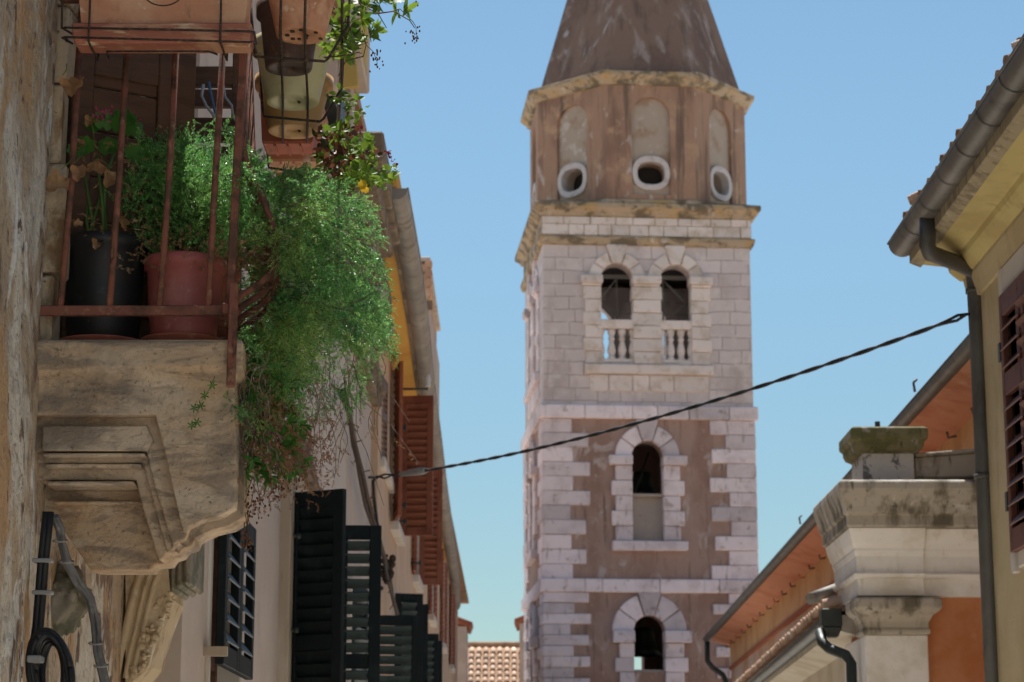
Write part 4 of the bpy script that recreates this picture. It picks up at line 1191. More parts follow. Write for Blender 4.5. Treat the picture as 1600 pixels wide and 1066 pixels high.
# wire cradle below the pots
cr = MB()
for px0, dx in ((440, .0), (478, .0)):
    pts = [(px0, -40), (px0 - 2, 40), (px0, 100), (px0 + (3 if px0 > 460 else 2), 160), (px0 + 2, 222)]
    cr.tube([PZ(a, b, ZP - .012) for a, b in pts], .0045, 7)
for (py, xa, xb, up0, up1) in ((92, 398, 507, -14, -60), (186, 412, 500, -14, -52), (266, 420, 470, -10, -40)):
    a, b = PZ(xa, py - 4, ZP - .014), PZ(xb, py + 4, ZP - .014)
    e0 = a + Vector((-.02, 0, .22)); e1 = b + Vector((.075, 0, .125)); e2 = b + Vector((.08, .0, .3))
    cr.tube([e0, a + Vector((-.004, 0, .03)), a, a.lerp(b, .5), b, b + Vector((.012, 0, .01)), e1, e2], .0048, 7)
for k, dz in enumerate((.125, .26)):
    a = PZ(507, 92, ZP - .014) + Vector((.085, -.4, dz)); b = PZ(478, 270, ZP - .014) + Vector((.10, .2, dz))
    cr.tube([a, a.lerp(b, .5) + Vector((.01, 0, 0)), b], .0045, 7)
tag(cr.build("wire_cradle", 'wire'), "rusty wire cradle carrying the pots along the front rail", "planter holder")

# trailing greenery of the hung pots
def twig(mb, pts2, Y, r=.0022, dY=.0):
    pts = [P(a, b, Y + dY * i) for i, (a, b) in enumerate(pts2)]
    mb.tube(pts, [r * (1 - .5 * i / (len(pts) - 1)) for i in range(len(pts))], 5); return pts
# succulent with lime leaves hanging out over the street
su = thing("trailing_succulent", "lime green succulent with dark looping stems spilling out against the sky", "plant", fronts[1][1] + Vector((.1, 0, .2)))
st = MB(); lf = MB(); sd = MB()
Y = 7.0
loops = [[(505, -20), (520, 20), (545, 36), (580, 22), (612, 18), (625, 14)], [(548, -10), (566, 10), (590, 20), (604, 44)], [(520, 10), (545, 40), (552, 60), (566, 48), (572, 70), (568, 88)],
         [(500, 40), (530, 30), (548, 8), (556, -14)], [(568, 88), (552, 92), (540, 96), (528, 120)], [(512, 62), (530, 50), (540, 32), (538, 0)], [(585, 22), (615, 18), (640, 32), (648, 44)],
         [(550, 36), (540, 60), (560, 72), (575, 66)], [(560, 20), (575, 40), (580, 66)], [(506, 90), (530, 88), (560, 82), (566, 84)], [(545, 36), (548, 70), (552, 86)]]
for l in loops: twig(st, l, Y + rnd.uniform(-.15, .15), .0028)
for (px, py, n) in ((584, 4, 9), (600, -6, 8), (566, -4, 8), (632, 14, 8), (556, 22, 9), (583, 45, 9), (536, 30, 7), (548, 64, 10), (562, 68, 8), (530, 70, 8), (520, 58, 7), (542, 82, 8), (524, 48, 6), (536, 16, 7), (572, 12, 8), (538, 52, 10), (525, 82, 6), (612, 6, 6), (548, 44, 9), (556, 58, 9), (535, 72, 9), (550, 80, 9), (518, 40, 8), (512, 72, 8), (565, 30, 9), (578, 58, 8), (592, 8, 9), (622, 20, 7), (528, 62, 9), (544, 92, 7), (515, 20, 7)):
    c = P(px, py, Y + rnd.uniform(-.15, .15)); ax = Vector((rnd.gauss(.2, .5), rnd.gauss(-.3, .4), rnd.gauss(.2, .5))).normalized()
    for k in range(n):
        a = 2 * math.pi * k / n + rnd.uniform(-.3, .3); u = ax.orthogonal().normalized(); v = ax.cross(u)
        d = u * math.cos(a) + v * math.sin(a) + ax * rnd.uniform(.2, .9)
        leaf_shape(lf, c + ax * rnd.uniform(-.006, .012), d, ax, rnd.uniform(.032, .052), rnd.uniform(.015, .022), 0, .25, .15, 6)
for (px, py, n) in ((650, 50, 14), (643, 46, 8), (590, 86, 16), (650, -6, 9), (584, 92, 8)):
    for k in range(n):
        sd.ball(P(px + rnd.gauss(0, 4), py + rnd.uniform(-10, 22), Y), rnd.uniform(.002, .0036), 4, (1, 1, 1.5))
twig(st, [(625, 14), (645, 34), (650, 42), (651, 66)], Y, .0016); twig(st, [(572, 70), (584, 82), (590, 100)], Y, .0016)
st.build("stems", 'stem', su); lf.build("leaves", 'leaf_lime', su); sd.build("seed_heads", 'seed', su)
# ivy-leaved plant with red leaves and buds
iv = thing("trailing_geranium", "trailing plant with small green and reddish leaves and dark red buds", "plant", fronts[5][1] + Vector((.1, 0, .1)))
st, lf, lr, bd, yl = MB(), MB(), MB(), MB(), MB()
reg = [(500, 200), (540, 195), (572, 215), (590, 240), (575, 268), (590, 275), (612, 255), (622, 268), (600, 290), (565, 290), (530, 300), (505, 270), (490, 235)]
Y = 7.55
for i in range(460):
    while True:
        px, py = rnd.uniform(485, 628), rnd.uniform(190, 305)
        if inside((px, py), reg): break
    red = mnoise.noise(Vector((px * .03, py * .03, 7))) + (545 - px) * .008 + rnd.gauss(0, .12) > .05
    leaf_shape(lr if red else lf, P(px, py, Y + rnd.uniform(-.25, .2)), rdir(), Vector((rnd.gauss(0, .6), -.8, rnd.gauss(.3, .5))), rnd.uniform(.020, .044), rnd.uniform(.017, .032), 5 if rnd.random() < .5 else 0, .35, .2, 6)
for l in ([(500, 215), (530, 240), (560, 250), (590, 270), (612, 262)], [(520, 230), (540, 270), (565, 285), (590, 278)], [(575, 262), (590, 250), (606, 240)], [(545, 210), (556, 205), (562, 198)], [(590, 268), (608, 272), (622, 266)], [(560, 285), (575, 300), (570, 306)], [(505, 260), (515, 290), (516, 330)]):
    twig(st, l, Y + rnd.uniform(-.1, .1), .0022)
for (px, py) in ((562, 199), (562, 207), (608, 237), (606, 241), (613, 252), (575, 290), (533, 292), (547, 296)):
    for k in range(7): leaf_shape(bd, P(px + rnd.gauss(0, 2.4), py + rnd.gauss(0, 3), Y), rdir(), rdir(), .014, .009, 0, .3, 0, 4)
leaf_shape(yl, P(560, 295, 7.2), (.5, -.1, .5), (0, -1, .3), .035, .035, 7, .3)
leaf_shape(yl, P(568, 302, 7.2), (.2, -.1, .6), (0.3, -1, .3), .025, .03, 7, .3)
for (px, py) in ((543, 180), (556, 185), (548, 165), (562, 176), (532, 160), (540, 148), (525, 152)):
    for k in range(6): leaf_shape(lf, P(px + rnd.gauss(0, 7), py + rnd.gauss(0, 7), 7.3), rdir(), (0, -1, .4), rnd.uniform(.022, .036), .02, 0, .3, .1, 6)
st.build("stems", 'stem', iv); lf.build("leaves", 'leaf_lime', iv); lr.build("red_leaves", 'leaf_red', iv); bd.build("buds", 'petal_dark', iv); yl.build("yellow_leaf", 'leaf_yellow', iv)

# the big hanging fern outside the front rail
hf = thing("hanging_fern", "large feathery fern hanging over the front of the balcony with dry brown ends", "plant", P(430, 420, 7.0))
mats_, stems, dry, strag = [], MB(), [], MB()
hp = [(352, 300), (400, 285), (470, 295), (500, 318), (514, 345), (522, 380), (528, 420), (520, 440), (528, 465), (556, 490), (584, 522), (592, 552), (570, 575), (545, 590), (525, 592), (505, 625), (470, 690), (440, 740), (410, 752), (380, 722), (372, 640), (380, 560), (425, 500), (420, 440), (400, 400), (360, 380)]
for i in range(430):
    while True:
        px, py = rnd.uniform(350, 606), rnd.uniform(262, 755)
        if inside((px, py), hp) and rnd.random() < (1 if py < 620 else .5): break
    Y = 6.48 + rnd.random() ** 1.2 * 1.1
    tip = P(px, py, Y)
    d1 = Vector((rnd.gauss(.25, .4), rnd.gauss(-.15, .35), -1)).normalized()
    ln = rnd.uniform(.10, .22)
    b0 = tip - d1 * ln * .8 + Vector((-.05, .02, .05))
    pts = curve_pts(b0, Vector((.7, rnd.gauss(-.2, .4), rnd.uniform(-.2, .5))), d1, ln, 6, .12)
    if any(proj(p_)[1] < 268 + max(0, proj(p_)[0] - 500) * .35 for p_ in pts if proj(p_)[0] > 405): continue
    frond(mats_, stems, pts, 19, .8, .0011, .8, .03)
for i in range(800):
    while True:
        px, py = rnd.uniform(350, 606), rnd.uniform(262, 700)
        if inside((px, py), hp): break
    nzv = mnoise.noise(Vector((px * .016, py * .016, 5)))
    if nzv < .08: continue
    q = P(px, py, 6.5 + rnd.random() * 1.15)
    if mnoise.noise(Vector((px * .02, py * .013, 11))) > .32 and px < 520: dry.append(M4(q, rdir() + Vector((0, 0, -.6)), rnd.uniform(.5, .9)))
    else: mats_.append(M4(q, Vector((rnd.gauss(.2, .6), rnd.gauss(-.2, .6), rnd.gauss(-.3, .5))), rnd.uniform(.7, 1.15)))
for i in range(240):
    px = rnd.gauss(430, 26); py = rnd.uniform(430, 600) if i % 2 else rnd.uniform(600, 700)
    dry.append(M4(P(px, py, rnd.uniform(6.58, 7.2)), rdir(), rnd.uniform(.4, .8)))
# long sprays standing clear of the mass along its street side
for (px, py, dx, dz) in ((592, 396, .8, -.5), (584, 430, .7, -.9), (600, 520, .6, -.8), (606, 552, .5, -.9), (590, 470, .7, -.6), (578, 352, .9, -.2), (560, 336, .9, -.1), (604, 500, .9, -.4), (572, 600, .4, -1), (560, 640, .2, -1), (588, 575, .5, -1), (545, 322, .8, .1), (566, 445, .5, -1), (578, 372, .9, -.6), (540, 345, .8, -.3), (552, 380, .7, -.5), (545, 410, .6, -.8), (556, 400, .8, -.5), (540, 655, .1, -1), (512, 660, 0, -1), (596, 440, .8, -.7), (603, 575, .4, -1)):
    for j in range(4):
        tip = P(px + rnd.gauss(0, 6), py + rnd.gauss(0, 8), rnd.uniform(6.7, 7.4)); d = Vector((dx, rnd.gauss(-.1, .25), dz + rnd.gauss(0, .15))).normalized(); ln = rnd.uniform(.10, .17)
        pts = curve_pts(tip - d * ln + Vector((0, 0, .03)), d + Vector((0, 0, .5)), d + Vector((0, 0, -.3)), ln, 6, .06)
        frond(mats_, stems, pts, 16, .62, .0011, .75, .0)
gap = [(350, 405), (385, 388), (428, 380), (434, 440), (405, 500), (366, 520), (352, 500)]
def keep(M):
    a, b = proj(M[:3, 3]); return not (M[1, 3] < 7.15 and inside((a, b), gap)) and not (a < 352 and b > 420)
mats_ = [M for M in mats_ if keep(M)]
for i in range(260):
    px, py = rnd.uniform(372, 450), rnd.uniform(395, 520)
    mats_.append(M4(P(px, py, rnd.uniform(7.2, 7.9)), rdir(), rnd.uniform(.8, 1.2)))
# bare stalks and dry trailing ends
for i in range(110):
    px, py = rnd.uniform(374, 425), rnd.uniform(540, 690)
    b0 = P(px, py, rnd.uniform(6.6, 7.0))
    strag.tube(curve_pts(b0, (rnd.gauss(0, .5), 0, -1), (rnd.gauss(.1, .5), rnd.gauss(0, .3), -1), rnd.uniform(.10, .26), 8, .28), [.0018] * 9, 4, False)
for i in range(34):
    px, py = rnd.uniform(440, 600), rnd.uniform(540, 660)
    pts = curve_pts(P(px, py, rnd.uniform(6.7, 7.4)), (rnd.gauss(0, .4), 0, -1), (rnd.gauss(.05, .5), 0, -1), rnd.uniform(.10, .24), 7, .12)
    strag.tube(pts, [.0012] * 8, 4, False)
    if i % 3 == 0: frond(dry, strag, pts, 5, .55, .001, 1.0, .3)
for (a, b) in (((560, 620), (655, 725)), ((540, 640), (600, 790)), ((575, 590), (640, 660))):
    p0, p1 = P(*a, 7.0), P(*b, 7.0)
    strag.tube([p0, p0.lerp(p1, .5) + Vector((0.005, 0, .02)), p1], [.0014, .0011, .0008], 4, False)
    if a[0] == 560:
        for t in range(9): mats_ and dry.append(M4(p0.lerp(p1, .6 + t * .045), rdir(), .3))
spray_mesh("foliage", 'fern_hang', hf, mats_)
spray_mesh("dry_foliage", 'dry_needle', hf, dry)
stems.build("stems", 'stem', hf)
strag.build("dry_stems", 'stem_grey', hf)
# feathery lobed leaves and seed heads low down
ll, sd, st = MB(), MB(), MB()
for (px, py) in ((392, 540), (400, 560), (385, 585), (410, 530), (425, 575), (440, 590), (395, 610), (430, 620), (450, 600), (405, 640), (380, 665), (398, 722), (415, 735), (430, 712), (446, 700), (455, 706), (402, 735), (420, 745), (380, 740), (436, 735), (455, 690), (450, 660), (415, 600)):
    c = P(px, py, 6.62 + rnd.uniform(0, .25))
    for k in range(14):
        d = Vector((rnd.gauss(.1, .5), rnd.gauss(-.2, .3), rnd.gauss(-.3, .5)))
        leaf_shape(ll, c, d, (rnd.gauss(0, .4), -1, .3), rnd.uniform(.028, .05), .010, 0, .3, .1, 5)
for (px, py, n, s_) in ((355, 770, 60, 14), (395, 790, 60, 12), (378, 690, 40, 12), (420, 690, 60, 16), (460, 745, 50, 9), (430, 770, 30, 10), (385, 850, 34, 6), (382, 838, 14, 4), (400, 700, 40, 14), (445, 640, 40, 10)):
    Y = rnd.uniform(6.6, 6.85)
    for k in range(n): sd.ball(P(px + rnd.gauss(0, s_), py + rnd.gauss(0, s_), Y + rnd.uniform(-.03, .03)), rnd.uniform(.0022, .004), 3, (1, 1, 1.3))
    for k in range(4): st.tube([P(px + rnd.gauss(0, s_ * .5), py - 50, Y + .02), P(px + rnd.gauss(0, s_), py, Y)], .0009, 4, False)
tang = []
for i in range(700):
    px = rnd.gauss(440, 38); py = rnd.gauss(690, 45)
    if px > 372 and py < 790: tang.append(M4(P(px, py, rnd.uniform(6.55, 7.3)), Vector((rnd.gauss(.1, .6), rnd.gauss(0, .5), -.6)), rnd.uniform(.4, .8)))
spray_mesh("dry_tangle", 'dry_reddish', hf, tang)
for i in range(60):
    px, py = rnd.uniform(380, 480), rnd.uniform(590, 745)
    c = P(px, py, rnd.uniform(6.6, 7.1))
    for k in range(7): leaf_shape(ll, c, Vector((rnd.gauss(.1, .5), rnd.gauss(-.2, .3), rnd.gauss(-.3, .5))), (rnd.gauss(0, .4), -1, .3), rnd.uniform(.024, .042), .009, 0, .3, .1, 5)
ll.build("lobed_leaves", 'leaf', hf); sd.build("seed_heads", 'seed', hf); st.build("seed_stalks", 'stem', hf)
# a small shoot growing out of the stone
sh = thing("wall_shoot", "small green shoot of star-shaped leaves growing on the balcony stone", "plant", P(318, 600, 6.46))
st, lf = MB(), MB()
twig(st, [(336, 588), (326, 610), (316, 625), (306, 650)], 6.46, .0012)
for (px, py) in ((332, 602), (320, 618), (304, 638), (314, 634), (300, 665), (308, 660)):
    for k in range(6): leaf_shape(lf, P(px, py, 6.455), (math.cos(k * 1.05 + px), -.2, math.sin(k * 1.05 + px)), (0, -1, 0), .017, .005, 0, .2, 0, 4)
st.build("stem", 'stem_green', sh); lf.build("leaves", 'leaf', sh)

# ------------------------------------------------------------------ cables on the stone house
def wpt(px, py, off=.03): return PX(px, py, XA + off)
cbm = MB()
for k, o_ in enumerate((-4, 0, 4, 7)):
    pts = [P(a + o_ * .7, b, Y) for a, b, Y in ((84, 806, 6.56), (92, 826, 6.6), (96, 850, 6.65), (104, 880, 6.7), (120, 910, 6.8), (140, 936, 6.85), (148, 975, 6.9), (152, 1020, 6.9), (163, 1066, 6.95), (170, 1110, 7.0))]
    cbm.tube([p + Vector((0, rnd.uniform(-.01, .01), rnd.uniform(-.004, .004))) for p in pts], .0072, 8)
gc = cbm.build("wall_cable", 'cable_grey')
tag(gc, "bundle of grey cables sagging down the old stone wall from the balcony corner", "cable")
for (a, b, Y) in ((94, 845, 6.62), (104, 878, 6.68), (150, 1005, 6.88), (158, 1040, 6.9)):
    c = P(a, b, Y); tm = MB(); tm.tube([c + Vector((.022 * math.cos(t), .022 * math.sin(t), .006 * math.sin(t))) for t in np.linspace(0, 6.2, 14)], .0025, 5)
    tm.build("cable_tie", 'tie', gc)
bk = MB()
for o_ in (0, 7):
    bk.tube([P(a + o_, b, 6.5) for a, b in ((72, 800), (68, 840), (64, 880), (60, 930), (56, 980), (50, 1020))], .011, 9)
bo = bk.build("black_cable", 'cable'); tag(bo, "pair of black cables clipped straight down the wall under the balcony", "cable")
for py in (876, 926):
    c = P(66, py, 6.49); kp = MB(); kp.box(c.x - .028, c.x + .03, 6.475, 6.515, c.z - .006, c.z + .006)
    kp.build("cable_clip", 'tie', bo, bevel=.003)
cl = MB()
for k in range(7):
    c = P(80, 1052, 6.35); pts = []
    rx, rz_ = .058 - .004 * k + rnd.uniform(-.004, .004), .125 - .006 * k
    for i in range(37):
        a = 2 * math.pi * i / 36 + k
        q = Vector((rx * math.cos(a), .02 * math.sin(a + k) + rnd.uniform(-.002, .002), rz_ * math.sin(a)))
        q = Matrix.Rotation(R(-14 + k * 1.5), 3, 'Y') @ q
        pts.append(c + q + Vector((0, k * .008 - .02, 0)))
    cl.tube(pts, .0085, 8)
lo_ = cl.build("cable_coil", 'cable'); tag(lo_, "coil of thick black cable hung low on the near wall", "cable coil")
c = P(60, 1028, 6.31); t2 = MB(); t2.box(c.x - .03, c.x + .012, 6.29, 6.34, c.z - .014, c.z + .006); t2.build("tape_band", 'tie', lo_, bevel=.004)

# ------------------------------------------------------------------ pale plastered house (left, second)
XB = -1.30
YB0, YB1 = YA2 + .02, 20.2
pale = thing("pale_house", "pale beige plastered house with dark green louvred shutters and sooty stone cornice", "house", (-3, 12, 0))
fB = lambda u, z, d: (XB - d, u, z)
ztop = P(640, 390, 18.4).z - .1
# windows: (y0, y1, z0, z1)
wy1 = (PX(328, 900, XB).y, PX(377, 900, XB).y)
zL = P(490, 764, 12.4).z
wy2 = (12.55, 13.9)
wy3 = (17.55, 18.9)
bw_ = MB()
wall_open(bw_, fB, YB0, YB1, 0, ztop + .3, [(wy1[0], wy1[1], 1.6, P(350, 800, 10).z + .05, False), (wy2[0], wy2[1], 1.6, zL - .05, False), (wy3[0], wy3[1], 1.6, zL - .1, False)], .3)
bw_.box(XB - 6, XB - .31, YB0, YB1, 0, ztop + .3)
bw_.build("wall", 'plaster_beige', pale)
rf = MB(); rf.hexa([(XB - 6, YB0, ztop + .32), (XB + .2, YB0, ztop + .32), (XB + .2, YB1, ztop + .32), (XB - 6, YB1, ztop + .32)], [(XB - 6, YB0, ztop + 2.1), (XB + .2, YB0, ztop + .42), (XB + .2, YB1, ztop + .42), (XB - 6, YB1, ztop + 2.1)])
rf.build("roof", 'tile_old', pale)
def win_frame(parent, X, y0, y1, z0, z1, m='trim_white', wdt=.14, pr=.03, sg=1, sill=.06):
    class FB(MB):
        def box(s, a, b, *r): return MB.box(s, *(sorted((X + sg * (a - X), X + sg * (b - X)))), *r)
    b = FB()
    b.box(X - .2, X + pr, y0 - wdt, y0, z0, z1 + wdt); b.box(X - .2, X + pr, y1, y1 + wdt, z0, z1 + wdt)
    b.box(X - .2, X + pr + .002, y0, y1, z1, z1 + wdt)
    b.box(X - .2, X + pr + sill, y0 - wdt - .03, y1 + wdt + .03, z0 - .1, z0)
    w = thing_part(parent, b, "window", m)
    s = FB(); mid = (y0 + y1) / 2
    for a, c in ((y0, y0 + .06), (mid - .05, mid + .05), (y1 - .06, y1)): s.box(X - .16, X - .10, a, c, z0, z1)
    for a in (z0 + .002, (z0 + z1) / 2, z1 - .062): s.box(X - .159, X - .101, y0 + .06, mid - .05, a, a + .06); s.box(X - .159, X - .101, mid + .05, y1 - .06, a, a + .06)
    s.build("sash", 'wood_brown', w)
    g_ = FB(); g_.box(X - .14, X - .125, y0 + .03, y1 - .03, z0 + .03, z1 - .03); g_.build("pane", 'glass', w)
    return w
def thing_part(parent, mb, name, m): return mb.build(name, m, parent, bevel=.008)
z1w = P(350, 800, 10).z
w1 = win_frame(pale, XB, wy1[0] + .02, wy1[1] - .02, 1.6, z1w, 'trim_white', .1, .012)
w2 = win_frame(pale, XB, wy2[0], wy2[1], 1.6, zL - .05, 'trim_tan', .2, .06)
w3 = win_frame(pale, XB, wy3[0], wy3[1], 1.6, zL - .1, 'trim_white', .12, .04)
# near window: both leaves shut in the plane of the wall
zs_b = P(345, 1040, 9.6).z
hw_ = (wy1[1] - wy1[0]) / 2
sh_h = z1w - zs_b
for i in range(2):
    hang_shutter(pale, (XB + .05, wy1[0] + i * hw_, zs_b), math.pi / 2, hw_ - .006, sh_h, 'green_dark', 'slat_blue', pitch=.085, stile=.075, tilt=52, sd=.04, mids=(), label="closed dark green shutter with grey slats, nearest on the left" if i == 0 else None)
lt = MB(); c = P(330, 1018, 9.4); lt.box(XB, XB + .10, c.y - .02, c.y + .02, c.z - .02, c.z + .02); lt.build("shutter_catch", 'trim_tan', pale)
# second window: leaves standing open
zbot = 1.62
hang_shutter(pale, (XB + .03, wy2[0] + .02, zbot), R(-28), .37, zL - zbot, 'green_dark', 'green_dark', tilt=-66, pitch=.072, stile=.065, sd=.039)
fr_h = P(556, 823, 14.0).z
hang_shutter(pale, (XB + .03, wy2[1] + .03, zbot), R(3), .445, fr_h - zbot, 'green_dark', 'green_slat', tilt=-36, pitch=.078, stile=.075, bar=True, sd=.042)
hang_shutter(pale, (XB + .03, wy3[0] - .05, zbot), R(80), .5, P(586, 912, 17.5).z - zbot, 'green_dark', 'green_slat', tilt=-42, pitch=.075, sd=.05)
hang_shutter(pale, (XB + .05, 19.9, zbot), R(6), .42, P(618, 963, 20).z - zbot, 'green_dark', 'green_slat', tilt=-42, pitch=.08, sd=.05)
for (px, py, Y) in ((446, 838, 12.5), (446, 985, 12.5)):
    c = P(px, py, Y); sb = MB(); sb.tube([(XB, Y, c.z), (XB + .09, Y - .02, c.z)], .012, 6); sb.ball((XB + .09, Y - .02, c.z), .02, 5)
    sb.build("shutter_hinge", 'pipe_green', pale)
# painted hood over the second window
hd = MB()
h0, h1 = P(512, 752, 13.2).z, P(512, 690, 13.6).z
hd.hexa([(XB, 12.9, h0), (XB + .10, 12.95, h0), (XB + .10, 13.9, h0), (XB, 13.95, h0)], [(XB, 13.1, h1), (XB + .03, 13.15, h1), (XB + .03, 13.7, h1), (XB, 13.75, h1)])
hd.build("window_hood", 'cornice_brown', pale, bevel=.01)
# upper stone cornice
cn = MB()
z1 = P(585, 208, 15).z
xr = P(600, 210, 15).x
cn.box(XB - .1, xr, 14.95, 17.3, z1 - .22, z1)
cn.box(XB - .1, xr - .05, 15.0, 17.25, z1 - .34, z1 - .222)
cn.box(XB - .1, xr - .13, 14.2, 18.6, z1 - .50, z1 - .342)
cn.box(XB - .1, xr - .22, 13.4, 19.4, z1 - .66, z1 - .502)
cn.box(XB - .1, xr - .27, 12.4, 20.3, z1 - .9, z1 - .80)
cn.box(XB - .1, xr - .31, 12.4, 20.3, z1 - 1.0, z1 - .802)
cn.build("stone_cornice", 'cornice_brown', pale, bevel=.015)
for y in (14.4, 15.6, 16.8, 18.0):
    b = MB(); pl = [(0, 0), (.30, 0), (.31, -.07), (.24, -.12), (.16, -.2), (.13, -.3), (.06, -.36), (0, -.38)]
    b.prism(pl, lambda a, q, d: (XB + a, d, z1 - .665 + q), y, y + .22)
    b.tube([(XB + .25, y - .012, z1 - .73), (XB + .25, y + .232, z1 - .73)], .055, 12)
    b.build("scroll_bracket", 'grey_lichen', pale, bevel=.01)
md = MB(); c = PX(549, 325, XB + .02)
for rr_ in (.34, .26): md.tube([(XB + .01, c.y + rr_ * math.cos(t), c.z + rr_ * math.sin(t)) for t in np.linspace(0, 2 * math.pi, 33)], .035, 8)
md.build("round_relief", 'trim_white', pale)
# raised loggia with its ochre hood, above the cornice
lg = MB()
xl = P(572, 60, 14.2).x
zl0 = P(572, 195, 14.2).z
lg.box(XB - 1.2, xl - .02, 13.4, 14.9, zl0 + .45, zl0 + 2.3); lg.box(XB - 1.2, xl - .12, 13.4, 13.6, zl0, zl0 + .45); lg.box(XB - 1.2, xl - .12, 14.6, 14.9, zl0, zl0 + .45)
lg.box(xl - .10, xl, 13.35, 13.5, zl0 + .30, zl0 + 2.32)
lg.build("raised_loggia", 'plaster_beige', pale, bevel=.01)
hd = MB()
hd.hexa([(xl - .16, 13.42, zl0 + .46), (xl - .02, 13.42, zl0 + .46), (xl - .02, 14.6, zl0 + .46), (xl - .16, 14.6, zl0 + .46)], [(xl - .24, 13.38, zl0 + .80), (xl - .012, 13.38, zl0 + .80), (xl - .012, 14.6, zl0 + .80), (xl - .24, 14.6, zl0 + .80)])
hd.hexa([(xl - .09, 13.4, zl0 - .02), (xl + .012, 13.4, zl0 + .0), (xl + .012, 13.46, zl0), (xl - .09, 13.46, zl0)], [(xl - .15, 13.4, zl0 + .47), (xl - .03, 13.4, zl0 + .47), (xl - .03, 13.46, zl0 + .47), (xl - .15, 13.46, zl0 + .47)])
hd.build("loggia_hood", 'ochre_fabric', pale, bevel=.008)
lb = MB(); lb.box(XB - 1, xl - .16, 13.7, 14.5, zl0, zl0 + .4); lb.build("loggia_shutter", 'pipe_green', pale)

# ------------------------------------------------------------------ long peach house (left, third)
peach = thing("peach_house", "long peach house with ochre eaves and red brown shutters, left of the tower", "house", (-3, 35, 0))
XC = -1.24
gpts = []
for px, py, Y in ((628, 283, 16.2), (650, 390, 18.4), (665, 490, 21.0), (675, 600, 23.9), (688, 690, 27.6), (697, 760, 31.2), (709, 840, 36.8), (719, 905, 43), (722, 955, 50)):
    p = P(px - 9, py, Y); gpts.append(p)
zg = sum(p.z for p in gpts[:6]) / 6
gl = [Vector((p.x, p.y, zg - .03)) for p in gpts]
cw = MB()
fC = lambda u, z, d: (XC - d, u, z)
zU0, zU1 = P(655, 855, 24.7).z, P(655, 645, 24.7).z
ups = [(22.55, 23.65), (27.6, 28.7), (33, 34.1), (38.5, 39.6), (44, 45.1)]
zLw = P(676, 914, 25).z
wall_open(cw, fC, YB1 + .01, 51, zU0 - .6, zg + .2, [(a, b, zU0, zU1 - .05, False) for a, b in ups], .25)
wall_open(cw, fC, YB1 + .01, 51, 0, zU0 - .6, [(a + .4, b + .4, .9, zLw - .35, False) for a, b in ups], .25)
cw.box(XC - 6, XC - .26, YB1 + .01, 51, 0, zg + .2)
cw.build("wall", 'plaster_peach', peach)
ev = MB()
for a, b in zip(gl, gl[1:]):
    ev.hexa([(XC - .1, a.y, zg - .10), (a.x + .0, a.y, zg - .01), (b.x + .0, b.y, zg - .01), (XC - .1, b.y, zg - .10)], [(XC - .1, a.y, zg + .1), (a.x + .02, a.y, zg + .09), (b.x + .02, b.y, zg + .09), (XC - .1, b.y, zg + .1)])
ev.build("eaves_soffit", 'ochre', peach)
fb = MB()
for a, b in zip(gl, gl[1:]):
    fb.hexa([(a.x - .115, a.y, zg - .06), (a.x - .075, a.y, zg - .06), (b.x - .075, b.y, zg - .06), (b.x - .115, b.y, zg - .06)], [(a.x - .115, a.y, zg + .0), (a.x - .075, a.y, zg + .0), (b.x - .075, b.y, zg + .0), (b.x - .115, b.y, zg + .0)])
fb.build("eaves_board", 'cornice_brown', peach)
gt = MB()
for i, (a, b) in enumerate(zip(gl, gl[1:])): gutter(gt, a, b, .088, joints=2, cap=(i in (0, len(gl) - 2)))
gt.build("gutter", 'gutter_grey', peach)
rf = MB(); rf.hexa([(XC - 6, YB1, zg + .2), (XC + .25, YB1, zg + .12), (XC + .25, 51, zg + .12), (XC - 6, 51, zg + .2)], [(XC - 6, YB1, zg + 2.2), (XC + .25, YB1, zg + .16), (XC + .25, 51, zg + .16), (XC - 6, 51, zg + 2.2)])
rf.build("roof", 'tile_old', peach)
for i, (a, b) in enumerate(ups):
    w = win_frame(peach, XC, a, b, zU0, zU1 - .06, 'trim_white', .1, .03)
    lf_h = zU1 - zU0
    hang_shutter(peach, (XC + .03, a - .02, zU0), R(-80) if i == 0 else R(-88), .5, lf_h + .05, 'shutter_red', 'shutter_red', tilt=-55, pitch=.075, sd=.045)
    hang_shutter(peach, (XC + .03, b + .05, zU0), R(-6) if i == 0 else R(84) if i > 1 else R(10), .36 if i == 0 else .3, lf_h, 'shutter_red', 'shutter_red', tilt=-55, pitch=.075, sd=.045, mids=(.42,))
    w = win_frame(peach, XC, a + .4, b + .4, .9, zLw - .36, 'trim_white', .1, .03)
    hang_shutter(peach, (XC + .03, a + .38, .9), R(20 if i < 2 else -84), .3, zLw - .9 - .3, 'green_dark', 'green_slat', tilt=-45, pitch=.085, sd=.055)
    hang_shutter(peach, (XC + .03, b + .45, .9), R(10 if i < 2 else 80), .3, zLw - .9 - .3, 'green_dark', 'green_slat', tilt=-45, pitch=.085, sd=.055)
for (px, py, Y) in ((612, 668, 22.9), (622, 790, 23), (622, 815, 23.2), (655, 880, 27), (668, 970, 27), (672, 1000, 28)):
    c = P(px, py, Y); hk = MB(); hk.tube([(XC, Y, c.z), (XC + .12, Y, c.z)], .014, 6); hk.box(XC + .10, XC + .13, Y - .02, Y + .02, c.z - .03, c.z + .03)
    hk.build("shutter_stay", 'pipe_green', peach)
ins = MB(); c = P(668, 608, 22.8); ins.tube([(XC, 22.8, c.z), (c.x, 22.8, c.z), (c.x, 22.8, c.z + .03)], .013, 6)
io = ins.build("insulator_arm", 'pipe_green', peach)
MB().lathe([(.025, 0), (.035, .02), (.028, .05), (.036, .07), (.026, .12), (.02, .13)], (c.x, 22.8, c.z + .02), 12).build("insulator", 'porcelain', io)
